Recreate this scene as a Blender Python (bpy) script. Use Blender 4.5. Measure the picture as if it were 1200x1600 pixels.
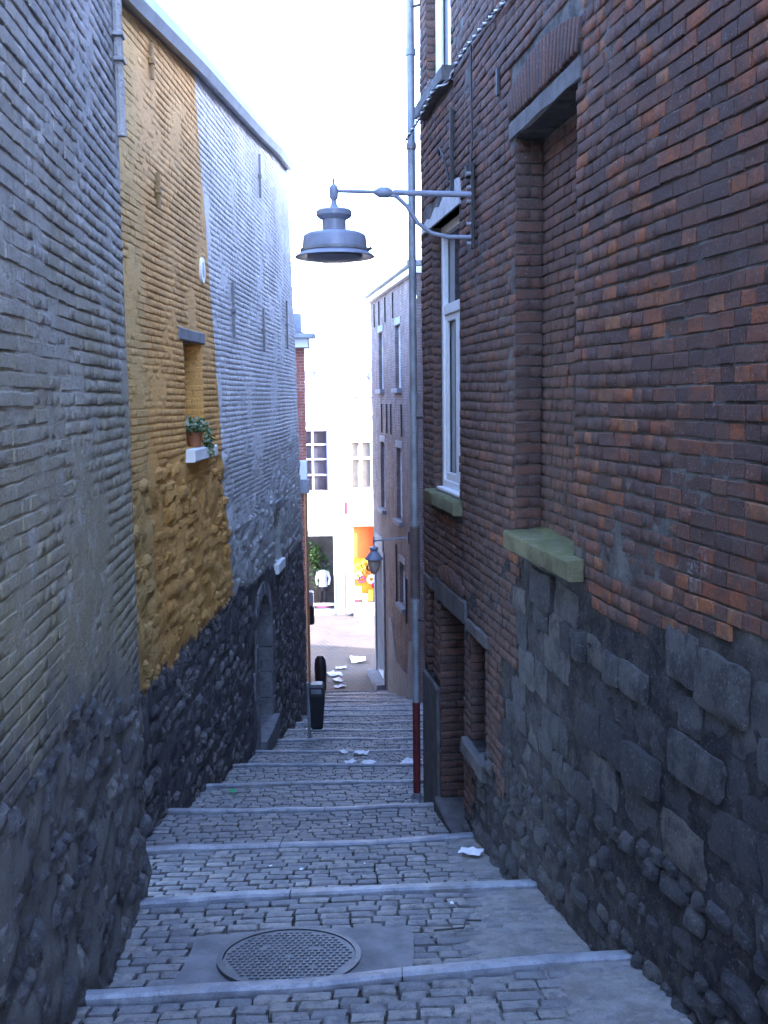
import bpy, math, random
import numpy as np
from mathutils import Vector, Matrix

random.seed(7); RNG = np.random.default_rng(7)
SC = bpy.context.scene
for o in list(bpy.data.objects): bpy.data.objects.remove(o)
rad = math.radians

# ------------------------------------------------------------------ camera
EYE = 9.0                                   # metres above the street at the foot of the steps
PITCH, ROLL = rad(6.4), rad(0.7)
cam = bpy.data.cameras.new('camera'); cam_ob = bpy.data.objects.new('camera', cam)
SC.collection.objects.link(cam_ob)
cam.sensor_fit = 'VERTICAL'; cam.sensor_height = 36; cam.lens = 36
cam.clip_start = 0.05; cam.clip_end = 2000
cam_ob.matrix_world = (Matrix.Translation((0, 0, EYE)) @ Matrix.Rotation(rad(90) - PITCH, 4, 'X')
                       @ Matrix.Rotation(-ROLL, 4, 'Z'))
SC.camera = cam_ob

# ------------------------------------------------------------------ sky, sun, exposure
SUN_EL = rad(21)
SUN_DIR = Vector((-0.95, 0.31, 0)).normalized()          # horizontal travel of the light
world = bpy.data.worlds.new('World'); SC.world = world; world.use_nodes = True
wn = world.node_tree; wn.nodes.clear()
sky = wn.nodes.new('ShaderNodeTexSky'); sky.sky_type = 'NISHITA'; sky.sun_disc = False
sky.sun_elevation = SUN_EL
sky.sun_rotation = math.atan2(-SUN_DIR.x, -SUN_DIR.y)
sky.altitude = 100; sky.air_density = 1.0; sky.dust_density = 1.6; sky.ozone_density = 3.0
bg = wn.nodes.new('ShaderNodeBackground'); bg.inputs['Strength'].default_value = 0.15
wo = wn.nodes.new('ShaderNodeOutputWorld')
wn.links.new(sky.outputs[0], bg.inputs[0]); wn.links.new(bg.outputs[0], wo.inputs[0])
sun = bpy.data.lights.new('sun', 'SUN'); sun.energy = 2.0; sun.angle = rad(0.6); sun.color = (1, 0.95, 0.88)
sun_ob = bpy.data.objects.new('sun', sun); SC.collection.objects.link(sun_ob)
ld = Vector((SUN_DIR.x * math.cos(SUN_EL), SUN_DIR.y * math.cos(SUN_EL), -math.sin(SUN_EL)))
sun_ob.rotation_euler = ld.to_track_quat('-Z', 'Y').to_euler()
sun_ob.location = (20, -5, 30)
SC.view_settings.view_transform = 'Standard'; SC.view_settings.look = 'None'
SC.view_settings.gamma = 1; SC.view_settings.use_curve_mapping = False
SC.view_settings.exposure = 4.4
SC.view_settings.use_white_balance = True      # the camera's daylight balance leaves the shade blue-violet
SC.view_settings.white_balance_temperature = 6250; SC.view_settings.white_balance_tint = 22
SC.render.engine = 'CYCLES'
SC.cycles.max_bounces = 8; SC.cycles.diffuse_bounces = 5; SC.cycles.use_denoising = True

# ------------------------------------------------------------------ object helpers
COL = SC.collection
def offset_of(p):
    v = Vector((0, 0, 0))
    while p is not None: v = v + p.location; p = p.parent
    return v
def tag(o, label=None, cat=None, group=None, kind=None):
    if label: o['label'] = label
    if cat: o['category'] = cat
    if group: o['group'] = group
    if kind: o['kind'] = kind
    return o
def root(name, label=None, cat=None, loc=(0, 0, 0), group=None, kind=None):
    o = bpy.data.objects.new(name, None); COL.objects.link(o); o.location = loc
    o.empty_display_size = 0.2
    return tag(o, label, cat, group, kind)
def link(name, me, parent=None):
    o = bpy.data.objects.new(name, me); COL.objects.link(o)
    if parent is not None: o.parent = parent
    return o
def obj(name, vf, m, parent=None, smooth=False, kind=None):
    """vf = (verts, faces) in world metres -> ONE mesh object"""
    v, f = vf
    off = offset_of(parent)
    me = bpy.data.meshes.new(name)
    me.from_pydata([tuple(Vector(p) - off) for p in v], [], f)
    me.validate()
    if m: me.materials.append(m)
    if smooth:
        me.polygons.foreach_set('use_smooth', [True] * len(me.polygons))
        try: me.set_sharp_from_angle(angle=rad(40))
        except Exception: pass
    me.update()
    o = link(name, me, parent)
    if kind: o['kind'] = kind
    return o
def merge(*parts):
    V, Fc = [], []
    for v, f in parts:
        n = len(V); V += [tuple(p) for p in v]; Fc += [tuple(i + n for i in q) for q in f]
    return V, Fc
BOXF = [(0, 3, 2, 1), (4, 5, 6, 7), (0, 1, 5, 4), (1, 2, 6, 5), (2, 3, 7, 6), (3, 0, 4, 7)]
def box(x0, x1, y0, y1, z0, z1):
    return ([(x0, y0, z0), (x1, y0, z0), (x1, y1, z0), (x0, y1, z0), (x0, y0, z1), (x1, y0, z1), (x1, y1, z1), (x0, y1, z1)], BOXF)
def bevbox(x0, x1, y0, y1, z0, z1, b=0.01, jit=0.0):
    """box with chamfered edges: three rings in z"""
    V = []; 
    for z, i in ((z0, b), (z0 + b, 0), (z1 - b, 0), (z1, b)):
        for (x, y, sx, sy) in ((x0, y0, 1, 1), (x1, y0, -1, 1), (x1, y1, -1, -1), (x0, y1, 1, -1)):
            V.append((x + sx * (i + b), y + sy * i, z)); V.append((x + sx * i, y + sy * (i + b), z))
    order = [1, 0, 2, 3, 5, 4, 6, 7]
    order = [0, 2, 3, 5, 4, 6, 7, 1][:]
    # ring order: walk round the octagon
    ring = [0, 2, 3, 5, 4, 6, 7, 1]
    ring = [1, 0, 2, 3, 5, 4, 6, 7]
    if jit: V = [(a + random.uniform(-jit, jit), c + random.uniform(-jit, jit), d + random.uniform(-jit, jit)) for a, c, d in V]
    Fc = []
    for k in range(3):
        for j in range(8):
            a, c = ring[j], ring[(j + 1) % 8]
            Fc.append((k * 8 + a, k * 8 + c, k * 8 + 8 + c, k * 8 + 8 + a))
    Fc.append(tuple(reversed(ring))); Fc.append(tuple(24 + r for r in ring))
    return V, Fc
def xf(vf, M):
    return [tuple(M @ Vector(p)) for p in vf[0]], vf[1]
def tube(pts, r, n=8, cap=True):
    pts = [Vector(p) for p in pts]; V, Fc = [], []
    rr = r if isinstance(r, (list, tuple)) else [r] * len(pts)
    t0 = (pts[1] - pts[0]).normalized()
    u = t0.orthogonal().normalized()
    for i, p in enumerate(pts):
        t = (pts[min(i + 1, len(pts) - 1)] - pts[max(i - 1, 0)]).normalized()
        u = (u - t * u.dot(t)).normalized(); w = t.cross(u)
        for k in range(n):
            a = 2 * math.pi * k / n
            V.append(tuple(p + (u * math.cos(a) + w * math.sin(a)) * rr[i]))
    for i in range(len(pts) - 1):
        for k in range(n):
            a, b = i * n + k, i * n + (k + 1) % n
            Fc.append((a, b, b + n, a + n))
    if cap:
        Fc.append(tuple(reversed(range(n)))); Fc.append(tuple(range((len(pts) - 1) * n, len(pts) * n)))
    return V, Fc
def lathe(prof, c, n=28):
    V, Fc = [], []
    for r, z in prof:
        for k in range(n):
            a = 2 * math.pi * k / n
            V.append((c[0] + r * math.cos(a), c[1] + r * math.sin(a), c[2] + z))
    for i in range(len(prof) - 1):
        for k in range(n):
            a, b = i * n + k, i * n + (k + 1) % n
            Fc.append((a, b, b + n, a + n))
    return V, Fc

# ------------------------------------------------------------------ noise for shapes
_pt = RNG.random((64, 64))
def vnoise(x, y):
    x = np.asarray(x, float); y = np.asarray(y, float)
    xi = np.floor(x).astype(int); yi = np.floor(y).astype(int); fx = x - xi; fy = y - yi
    fx = fx * fx * (3 - 2 * fx); fy = fy * fy * (3 - 2 * fy)
    g = lambda a, b: _pt[a % 64, b % 64]
    return (g(xi, yi) * (1 - fx) + g(xi + 1, yi) * fx) * (1 - fy) + (g(xi, yi + 1) * (1 - fx) + g(xi + 1, yi + 1) * fx) * fy - 0.5

# ------------------------------------------------------------------ materials
class N:
    def __init__(s, name, rough=0.85, spec=0.3):
        s.m = bpy.data.materials.new(name); s.m.use_nodes = True
        s.t = s.m.node_tree; s.b = s.t.nodes['Principled BSDF']
        s.b.inputs['Roughness'].default_value = rough
        s.b.inputs['Specular IOR Level'].default_value = spec
        s.geo = s.new('ShaderNodeNewGeometry'); s.pos = s.geo.outputs['Position']
    def new(s, t): return s.t.nodes.new(t)
    def l(s, a, b): s.t.links.new(a, b)
    def noise(s, scale, detail=4, rough=0.6, vec=None, lo=None, hi=None, stretch=None):
        n = s.new('ShaderNodeTexNoise'); n.inputs['Scale'].default_value = scale
        n.inputs['Detail'].default_value = detail; n.inputs['Roughness'].default_value = rough
        v = vec or s.pos
        if stretch:
            mp = s.new('ShaderNodeMapping'); mp.inputs['Scale'].default_value = stretch; s.l(v, mp.inputs[0]); v = mp.outputs[0]
        s.l(v, n.inputs['Vector'])
        out = n.outputs['Fac']
        if lo is not None: out = s.ramp01(out, lo, hi)
        return out
    def ramp01(s, x, lo, hi):
        m = s.new('ShaderNodeMapRange'); m.interpolation_type = 'SMOOTHSTEP'
        s.l(x, m.inputs[0]); m.inputs[1].default_value = lo; m.inputs[2].default_value = hi
        return m.outputs[0]
    def ramp(s, x, stops):
        r = s.new('ShaderNodeValToRGB'); s.l(x, r.inputs[0]); e = r.color_ramp.elements
        while len(e) < len(stops): e.new(0.5)
        for k, (p, c) in enumerate(stops): e[k].position = p; e[k].color = (*c, 1)
        return r.outputs[0]
    def mix(s, f, a, b, mode='MIX'):
        m = s.new('ShaderNodeMix'); m.data_type = 'RGBA'; m.blend_type = mode
        for val, sock in ((f, m.inputs[0]), (a, m.inputs[6]), (b, m.inputs[7])):
            if isinstance(val, (int, float)): sock.default_value = val
            elif isinstance(val, tuple): sock.default_value = (*val, 1)
            else: s.l(val, sock)
        return m.outputs[2]
    def math(s, op, a, b=0.0):
        m = s.new('ShaderNodeMath'); m.operation = op
        for k, val in enumerate((a, b)):
            if isinstance(val, (int, float)): m.inputs[k].default_value = val
            else: s.l(val, m.inputs[k])
        return m.outputs[0]
    def xyz(s):
        n = s.new('ShaderNodeSeparateXYZ'); s.l(s.pos, n.inputs[0]); return n.outputs
    def tint(s):
        a = s.new('ShaderNodeAttribute'); a.attribute_type = 'GEOMETRY'; a.attribute_name = 'tint'
        b = s.new('ShaderNodeAttribute'); b.attribute_type = 'OBJECT'; b.attribute_name = 'tint'
        return s.math('ADD', a.outputs['Fac'], b.outputs['Fac'])
    def speckle(s, c, k=0.45):
        """fine grain of grit, pits and pale specks"""
        c = s.mix(s.math('MULTIPLY', s.noise(85, 5, 0.8, lo=0.52, hi=0.66), k), c, (.035, .033, .033))
        return s.mix(s.math('MULTIPLY', s.noise(62, 5, 0.8, lo=0.57, hi=0.68), k * .7), c, (.62, .61, .60))
    def bump(s, h, strength=0.5, dist=0.01):
        b = s.new('ShaderNodeBump'); b.inputs['Strength'].default_value = strength; b.inputs['Distance'].default_value = dist
        s.l(h, b.inputs['Height']); s.l(b.outputs[0], s.b.inputs['Normal'])
    def col(s, c):
        if isinstance(c, tuple): s.b.inputs['Base Color'].default_value = (*c, 1)
        else: s.l(c, s.b.inputs['Base Color'])
        return s
def plain(name, c, rough=0.6, var=0.25, scale=6, metal=0.0, spec=0.3, bump=0.15):
    n = N(name, rough, spec)
    d = tuple(x * (1 - var) for x in c)
    n.col(n.mix(n.noise(scale, 5, 0.65, lo=0.3, hi=0.7), d, c))
    n.b.inputs['Metallic'].default_value = metal
    if bump: n.bump(n.noise(scale * 8, 4), bump, 0.005)
    return n.m

def m_brick():
    n = N('sooty_red_brick', 0.9, 0.2); t = n.tint()
    c = n.ramp(t, [(0, (.10, .056, .048)), (.22, (.13, .066, .052)), (.4, (.17, .076, .05)), (.58, (.175, .09, .066)), (.7, (.24, .088, .048)), (.88, (.33, .105, .042)), (1, (.34, .15, .07))])
    soot = n.noise(11, 7, 0.75, lo=0.36, hi=0.66)
    c = n.mix(n.math('MULTIPLY', soot, .75), c, (.095, .07, .066))
    c = n.mix(n.math('MULTIPLY', n.noise(48, 6, 0.75, lo=0.5, hi=0.68), .5), c, (.065, .052, .05))
    c = n.mix(n.math('MULTIPLY', n.noise(33, 6, 0.75, lo=0.56, hi=0.7), .45), c, (.27, .22, .20))
    big = n.noise(0.9, 3, 0.5, lo=0.42, hi=0.7)
    c = n.mix(n.math('MULTIPLY', big, 0.55), c, (.095, .068, .062))
    wh = n.math('MULTIPLY', n.noise(2.1, 5, 0.7, lo=0.62, hi=0.74), n.noise(30, 4, 0.7, lo=0.45, hi=0.6))
    c = n.mix(n.math('MULTIPLY', wh, 0.5), c, (.42, .42, .42))
    n.col(n.speckle(c, 0.4)); n.bump(n.noise(60, 7, 0.78), 0.9, 0.010)
    return n.m
def m_mortar():
    n = N('dirty_lime_mortar', 0.95, 0.1)
    c = n.mix(n.noise(5, 6, 0.7, lo=0.35, hi=0.65), (.075, .07, .065), (.17, .16, .15))
    p = n.xyz(); foot = n.ramp01(n.math('ADD', p[2], n.math('MULTIPLY', n.noise(3, 5, .7), .5)), 8.45, 8.1)
    c = n.mix(foot, c, n.mix(n.noise(9, 6, .7, lo=.4, hi=.65), (.03, .03, .034), (.075, .07, .07)))    # earthier bedding between the stones of the foot
    n.col(n.speckle(c, 0.4)); n.bump(n.noise(45, 6, 0.7), 1.0, 0.012); return n.m
def m_darkstone(name='sooty_rubble_stone', g=1.0):
    n = N(name, 0.85, 0.35); t = n.tint(); G = lambda *c: tuple(x * g for x in c)
    c = n.ramp(t, [(0, G(.05, .05, .055)), (.4, G(.085, .085, .088)), (.7, G(.13, .125, .12)), (.9, G(.17, .155, .13)), (1, G(.28, .21, .13))])
    c = n.mix(n.noise(6, 7, 0.78, lo=0.42, hi=0.66), c, (.04, .042, .05))
    c = n.mix(n.math('MULTIPLY', n.noise(3, 6, 0.75, lo=0.52, hi=0.68), 0.5), c, (.13, .115, .095))
    c = n.mix(n.math('MULTIPLY', n.noise(17, 7, 0.8, lo=0.56, hi=0.7), 0.7), c, (.30, .29, .28))
    c = n.mix(n.math('MULTIPLY', n.noise(5, 6, 0.7, stretch=(2.5, 2.5, .3), lo=0.52, hi=0.7), 0.6), c, (.035, .037, .045))
    n.col(n.speckle(c, 0.5)); n.bump(n.math('ADD', n.noise(26, 8, 0.8), n.noise(8, 6, 0.7)), 1.0, 0.045); return n.m
def m_grey():
    n = N('weathered_grey_paint', 0.9, 0.2); p = n.xyz(); t = n.tint()
    c = n.mix(n.noise(1.3, 6, 0.65, lo=0.35, hi=0.65), (.42, .43, .45), (.58, .59, .61))
    c = n.mix(n.math('MULTIPLY', t, 0.35), c, (.24, .24, .225))
    # green-brown grime rising from the foot of the wall
    g = n.math('MULTIPLY', n.ramp01(n.math('ADD', p[2], n.math('MULTIPLY', n.noise(1.8, 5, 0.7), 3.0)), 12.6, 9.4), 0.95)
    g = n.math('MULTIPLY', g, n.noise(6, 6, 0.7, lo=0.15, hi=0.5))
    c = n.mix(n.math('MULTIPLY', g, .95), c, (.28, .245, .14))
    low = n.ramp01(n.math('ADD', n.math('ADD', p[2], n.math('MULTIPLY', p[1], 0.14)), n.math('MULTIPLY', n.noise(2.5, 5, 0.7), 0.9)), 9.0, 8.5)
    c = n.mix(n.math('MULTIPLY', low, 0.85), c, (.13, .13, .132))
    c = n.mix(n.math('MULTIPLY', n.noise(22, 7, 0.8, lo=0.52, hi=0.7), 0.6), c, (.13, .13, .12))
    run = n.noise(3.5, 5, 0.7, stretch=(3.0, 3.0, 0.25), lo=0.55, hi=0.75)
    c = n.mix(n.math('MULTIPLY', run, 0.35), c, (.20, .20, .19))
    n.col(n.speckle(c, 0.45)); n.bump(n.math('ADD', n.noise(38, 7, 0.75), n.noise(11, 6, .7)), 1.0, 0.022); return n.m
def m_house():
    """ochre paint, white paint and bare dark stone divided by painted edges on the wall itself"""
    n = N('ochre_and_white_wall_paint', 0.85, 0.25); p = n.xyz(); t = n.tint()
    ochre = n.mix(n.noise(1.6, 6, 0.65, lo=0.35, hi=0.65), (.74, .37, .09), (.84, .45, .13))
    ochre = n.mix(n.math('MULTIPLY', n.noise(14, 6, 0.75, lo=0.52, hi=0.7), 0.55), ochre, (.32, .14, .04))
    glare = n.ramp01(n.math('ADD', p[2], n.math('MULTIPLY', n.noise(1.1, 4, .6), 2.0)), 9.3, 12.6)  # glare painted into the ochre: paler towards the top of the wall
    ochre = n.mix(n.math('MULTIPLY', glare, 0.45), ochre, (.78, .56, .33))
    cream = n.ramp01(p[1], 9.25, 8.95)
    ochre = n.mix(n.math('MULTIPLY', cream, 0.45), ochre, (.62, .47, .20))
    white = n.mix(n.noise(1.2, 6, 0.65, lo=0.35, hi=0.65), (.70, .71, .72), (.85, .85, .85))
    wg = n.ramp01(n.math('ADD', p[2], n.math('MULTIPLY', n.noise(2, 5, 0.7), 3.0)), 9.6, 7.6)
    white = n.mix(n.math('MULTIPLY', wg, 0.75), white, (.30, .29, .25))
    white = n.mix(n.math('MULTIPLY', n.noise(20, 6, 0.75, lo=0.55, hi=0.72), 0.45), white, (.24, .24, .23))
    edge = n.math('ADD', n.math('SUBTRACT', p[1], 14.3), n.math('MULTIPLY', p[2], 0.228))
    edge = n.math('ADD', edge, n.math('MULTIPLY', n.noise(9, 3), 0.06))
    c = n.mix(n.ramp01(edge, 0.0, 0.05), ochre, white)
    c = n.mix(n.math('MULTIPLY', t, 0.22), c, (.2, .15, .09))
    st = n.ramp(t, [(0, (.13, .125, .13)), (.5, (.22, .21, .21)), (.9, (.31, .295, .28)), (1, (.38, .34, .27))])
    st = n.mix(n.noise(7, 6, 0.72, lo=0.4, hi=0.7), st, (.055, .055, .06))
    st = n.mix(n.math('MULTIPLY', n.noise(19, 5, 0.75, lo=0.6, hi=0.75), 0.6), st, (.42, .42, .42))
    zz = n.math('ADD', p[2], n.math('MULTIPLY', n.math('SUBTRACT', n.noise(4, 5, 0.7), 0.5), 0.5))
    zz = n.math('ADD', zz, n.math('MULTIPLY', n.math('MAXIMUM', n.math('SUBTRACT', p[1], 13.0), 0.0), 0.06))
    c = n.mix(n.ramp01(zz, 6.56, 6.48), c, st)
    low = n.ramp01(p[2], 8.6, 8.1)
    n.col(n.speckle(c, 0.4)); n.bump(n.math('MULTIPLY', n.math('ADD', n.noise(34, 7, 0.75), n.noise(10, 6, .75)), n.math('ADD', 1.0, n.math('MULTIPLY', low, 1.6))), 1.0, 0.022); return n.m
def m_sett():
    n = N('worn_stone_setts', 0.6, 0.45); t = n.tint()
    c = n.ramp(t, [(0, (.15, .152, .16)), (.35, (.19, .19, .195)), (.6, (.225, .222, .22)), (.85, (.26, .245, .22)), (1, (.31, .30, .28))])
    c = n.mix(n.noise(16, 6, 0.7, lo=0.42, hi=0.68), c, (.12, .12, .125))
    c = n.mix(n.math('MULTIPLY', n.noise(1.5, 4, 0.6, lo=0.5, hi=0.7), 0.5), c, (.27, .26, .245))
    c = n.mix(n.math('MULTIPLY', n.noise(40, 6, .8, lo=.55, hi=.7), .5), c, (.06, .06, .06))
    n.col(n.speckle(c, 0.4)); n.bump(n.noise(60, 7, 0.75), 0.8, 0.008); return n.m
def m_bed():
    n = N('grit_and_cement_joints', 0.95, 0.15); p = n.xyz()
    c = n.mix(n.noise(8, 6, 0.7, lo=0.35, hi=0.65), (.02, .018, .016), (.06, .054, .046))
    # cement slurry that fills the joints on the right-hand side of the treads
    k = n.ramp01(n.math('ADD', p[0], n.math('MULTIPLY', n.noise(1.6, 4, 0.6), 1.2)), 0.62, 0.95)
    c = n.mix(k, c, n.mix(n.noise(6, 6, 0.7, lo=0.35, hi=0.65), (.19, .18, .165), (.29, .28, .265)))
    n.col(n.speckle(c, 0.35)); n.bump(n.noise(50, 6, 0.7), 0.8, 0.008); return n.m
def m_kerb():
    n = N('bluestone_kerb', 0.55, 0.5)
    c = n.mix(n.noise(5, 6, 0.7, lo=0.35, hi=0.65), (.18, .20, .235), (.34, .365, .40))
    c = n.mix(n.math('MULTIPLY', n.noise(13, 7, 0.8, lo=0.52, hi=0.68), 0.75), c, (.12, .12, .12))
    c = n.mix(n.math('MULTIPLY', n.noise(2.2, 5, 0.7, lo=0.5, hi=0.66), 0.5), c, (.20, .18, .15))
    n.col(n.speckle(c, 0.4)); n.bump(n.noise(40, 6, 0.7), 0.6, 0.006); return n.m
def m_moss():
    n = N('mossy_stone_sill', 0.9, 0.2)
    c = n.mix(n.noise(6, 6, 0.7, lo=0.35, hi=0.65), (.13, .12, .075), (.20, .19, .125))
    up = n.new('ShaderNodeSeparateXYZ'); n.l(n.geo.outputs['Normal'], up.inputs[0])
    f = n.math('MULTIPLY', n.noise(9, 6, 0.75, lo=0.32, hi=0.62), n.math('ADD', 0.45, n.math('MULTIPLY', up.outputs[2], 0.5)))
    c = n.mix(n.math('MULTIPLY', f, .8), c, (.10, .115, .03))
    n.col(n.speckle(c, 0.3)); n.bump(n.noise(40, 6, 0.75), 0.9, 0.012); return n.m
def m_texbrick(name, c1, c2, mo, rot, scale=1.0):
    """distant brickwork, pieces under a few pixels: printed pattern + relief"""
    n = N(name, 0.9, 0.2)
    mp = n.new('ShaderNodeMapping'); mp.vector_type = 'POINT'; mp.inputs['Rotation'].default_value = rot
    n.l(n.pos, mp.inputs[0])
    b = n.new('ShaderNodeTexBrick'); n.l(mp.outputs[0], b.inputs['Vector'])
    b.inputs['Scale'].default_value = scale; b.inputs['Brick Width'].default_value = 0.2; b.inputs['Row Height'].default_value = 0.07
    b.inputs['Mortar Size'].default_value = 0.008; b.inputs['Color1'].default_value = (*c1, 1); b.inputs['Color2'].default_value = (*c2, 1); b.inputs['Mortar'].default_value = (*mo, 1)
    c = n.mix(n.noise(3, 6, 0.7, lo=0.35, hi=0.7), b.outputs[0], tuple(x * 0.6 for x in c1))
    n.col(c); n.bump(b.outputs['Fac'], -0.5, 0.01); return n.m
def m_glass(name, c=(.03, .035, .045), rough=0.06):
    n = N(name, rough, 0.6); n.col(n.mix(n.noise(1.2, 3, lo=0.35, hi=0.65), c, tuple(x * 1.8 for x in c))); return n.m

M = dict(
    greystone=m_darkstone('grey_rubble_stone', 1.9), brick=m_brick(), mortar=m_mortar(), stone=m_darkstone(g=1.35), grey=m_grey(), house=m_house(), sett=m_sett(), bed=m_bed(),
    kerb=m_kerb(), moss=m_moss(), glass=m_glass('window_glass'),
    darkdress=plain('sooty_dressed_stone', (.13, .125, .125), 0.85, 0.4, 7, bump=0.5),
    lintel=plain('grey_stone_lintel', (.13, .12, .12), 0.85, 0.4, 7, bump=0.5),
    bluestone=plain('dressed_bluestone', (.24, .25, .27), 0.75, 0.35, 6, bump=0.4),
    archstone=plain('grey_arch_stone', (.19, .19, .20), 0.8, 0.45, 8, bump=0.6),
    white=plain('white_gloss_paint', (.80, .81, .82), 0.35, 0.1, 4, spec=0.5, bump=0.05),
    whitewash=plain('white_render', (.78, .78, .76), 0.9, 0.12, 2, bump=0.3),
    chipped=plain('chipped_white_lintel', (.55, .55, .56), 0.85, 0.3, 12, bump=0.5),
    zinc=plain('zinc_pipe', (.30, .32, .35), 0.55, 0.45, 4, metal=0.3, spec=0.5),
    zincroof=plain('zinc_verge', (.24, .27, .33), 0.5, 0.25, 3, metal=0.2, spec=0.5),
    rustpipe=plain('rusty_pipe', (.13, .095, .09), 0.7, 0.4, 12),
    red=plain('dark_red_pipe_paint', (.15, .018, .02), 0.6, 0.5, 14, spec=0.4),
    iron=plain('wrought_iron', (.035, .034, .036), 0.6, 0.3, 20, spec=0.4),
    ironpaint=plain('painted_iron', (.30, .20, .09), 0.7, 0.3, 20),
    irongrey=plain('grey_painted_iron', (.22, .22, .23), 0.7, 0.3, 20),
    lamp=plain('lamp_grey_enamel', (.26, .29, .37), 0.4, 0.2, 8, spec=0.5, bump=0.05),
    lampin=plain('lamp_white_inside', (.7, .7, .7), 0.4, 0.1, 8, spec=0.5, bump=0),
    wood=plain('dark_old_wood', (.05, .04, .035), 0.7, 0.35, 9, bump=0.4),
    black=plain('black_plastic', (.018, .019, .021), 0.4, 0.2, 9, spec=0.5, bump=0.05),
    castiron=plain('worn_cast_iron', (.11, .115, .125), 0.5, 0.35, 14, metal=0.2, spec=0.5),
    concrete=plain('cement_patch', (.23, .23, .235), 0.85, 0.45, 3.5, bump=0.7),
    terracotta=plain('terracotta', (.30, .12, .06), 0.8, 0.2, 8),
    leaf=plain('green_leaves', (.06, .13, .04), 0.5, 0.45, 40, bump=0),
    leafpale=plain('pale_variegated_leaves', (.32, .40, .26), 0.5, 0.3, 40, bump=0),
    copper=plain('copper_pipe', (.52, .24, .12), 0.4, 0.25, 8, metal=0.4),
    paper=plain('white_paper', (.75, .75, .76), 0.8, 0.1, 9, bump=0),
    greenbit=plain('green_plastic', (.03, .30, .10), 0.4, 0.1, 9, bump=0),
    cablew=plain('pale_cable', (.55, .56, .60), 0.5, 0.2, 30, bump=0),
    farbrick=m_texbrick('mauve_far_brick', (.20, .14, .13), (.16, .115, .11), (.25, .24, .24), (rad(90), 0, rad(0)), 1.0),
    redbrick=m_texbrick('red_far_brick', (.42, .13, .09), (.34, .10, .07), (.45, .40, .36), (rad(90), 0, 0), 1.0),
    fargrey=plain('grey_render_patch', (.30, .31, .31), 0.9, 0.3, 3, bump=0.4),
    slate=plain('slate_roof', (.09, .095, .11), 0.6, 0.3, 4),
    paleroof=plain('pale_zinc_roof', (.5, .52, .55), 0.5, 0.15, 2),
    ground=plain('street_earth', (.20, .19, .18), 0.9, 0.3, 2),
    lilac=plain('lilac_grey_shopfront_paint', (.40, .41, .50), 0.5, 0.12, 4, bump=0.05),
    orange=plain('orange_display_board', (.75, .13, .03), 0.6, 0.2, 2.5, bump=0),
    yellow=plain('yellow_ornament', (.80, .50, .05), 0.5, 0.25, 5, bump=0),
    crimson=plain('crimson_fabric', (.55, .03, .06), 0.7, 0.2, 5, bump=0),
    pink=plain('pink_cloth', (.70, .18, .32), 0.8, 0.15, 5, bump=0),
    brownd=plain('brown_ornament', (.20, .08, .03), 0.6, 0.3, 5, bump=0),
    darkcloth=plain('dark_cloth', (.03, .03, .035), 0.9, 0.3, 12),
    dimback=plain('dim_shop_back_wall', (.10, .095, .09), 0.9, 0.3, 3),
    curtain=plain('dull_curtain', (.22, .20, .17), 0.9, 0.2, 5, bump=0),
    lampglass=plain('frosted_lamp_glass', (.62, .52, .40), 0.3, 0.1, 5, spec=0.5, bump=0),
    cover=plain('pale_spot', (.6, .6, .62), 0.5, 0.1, 5, bump=0),
)
def m_street():
    n = N('street_paving', 0.8, 0.3)
    mp = n.new('ShaderNodeMapping'); mp.inputs['Rotation'].default_value = (0, 0, rad(12)); n.l(n.pos, mp.inputs[0])
    b = n.new('ShaderNodeTexBrick'); n.l(mp.outputs[0], b.inputs['Vector'])
    b.inputs['Scale'].default_value = 1; b.inputs['Brick Width'].default_value = 0.22; b.inputs['Row Height'].default_value = 0.16; b.inputs['Mortar Size'].default_value = 0.018
    b.inputs['Color1'].default_value = (.11, .10, .095, 1); b.inputs['Color2'].default_value = (.075, .07, .066, 1); b.inputs['Mortar'].default_value = (.035, .03, .03, 1)
    c = n.mix(n.noise(0.8, 5, 0.6, lo=0.35, hi=0.65), b.outputs[0], (.10, .08, .062))
    n.col(c); n.bump(b.outputs['Fac'], -0.6, 0.02); return n.m
M['street'] = m_street()

# ------------------------------------------------------------------ plan of the place
# x right, y down the alley, z up; polylines of the wall faces in plan
RW = [(2.83, -4.0), (1.12, 5.0), (.386, 9.9)]
LG = [(-.69, -4.0), (-1.57, 6.36)]
LO = [(-2.19, 6.2), (-1.92, 13.2), (-1.74, 17.5), (-1.73, 21.8)]
FR = [(.85, 25.0), (-.35, 33.0)]
class Line:
    """a vertical wall face: s runs along the polyline, n points into the alley"""
    def __init__(s, pts, side):
        s.p = [Vector((a, b, 0)) for a, b in pts]; s.side = side
        s.c = [0.0]
        for a, b in zip(s.p, s.p[1:]): s.c.append(s.c[-1] + (b - a).length)
        s.len = s.c[-1]
    def at(s, q):
        i = 0
        while i < len(s.c) - 2 and q > s.c[i + 1]: i += 1
        t = (s.p[i + 1] - s.p[i]).normalized()
        n = Vector((-t.y, t.x, 0)) if s.side == 'R' else Vector((t.y, -t.x, 0))
        return s.p[i] + t * (q - s.c[i]), t, n
    def pt(s, q, z, off=0.0):
        p, t, n = s.at(q); v = p + n * off; return (v.x, v.y, z)
    def y(s, q): return s.at(q)[0].y
LRW, LLG, LLO, LFR = Line(RW, 'R'), Line(LG, 'L'), Line(LO, 'L'), Line(FR, 'R')
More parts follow.
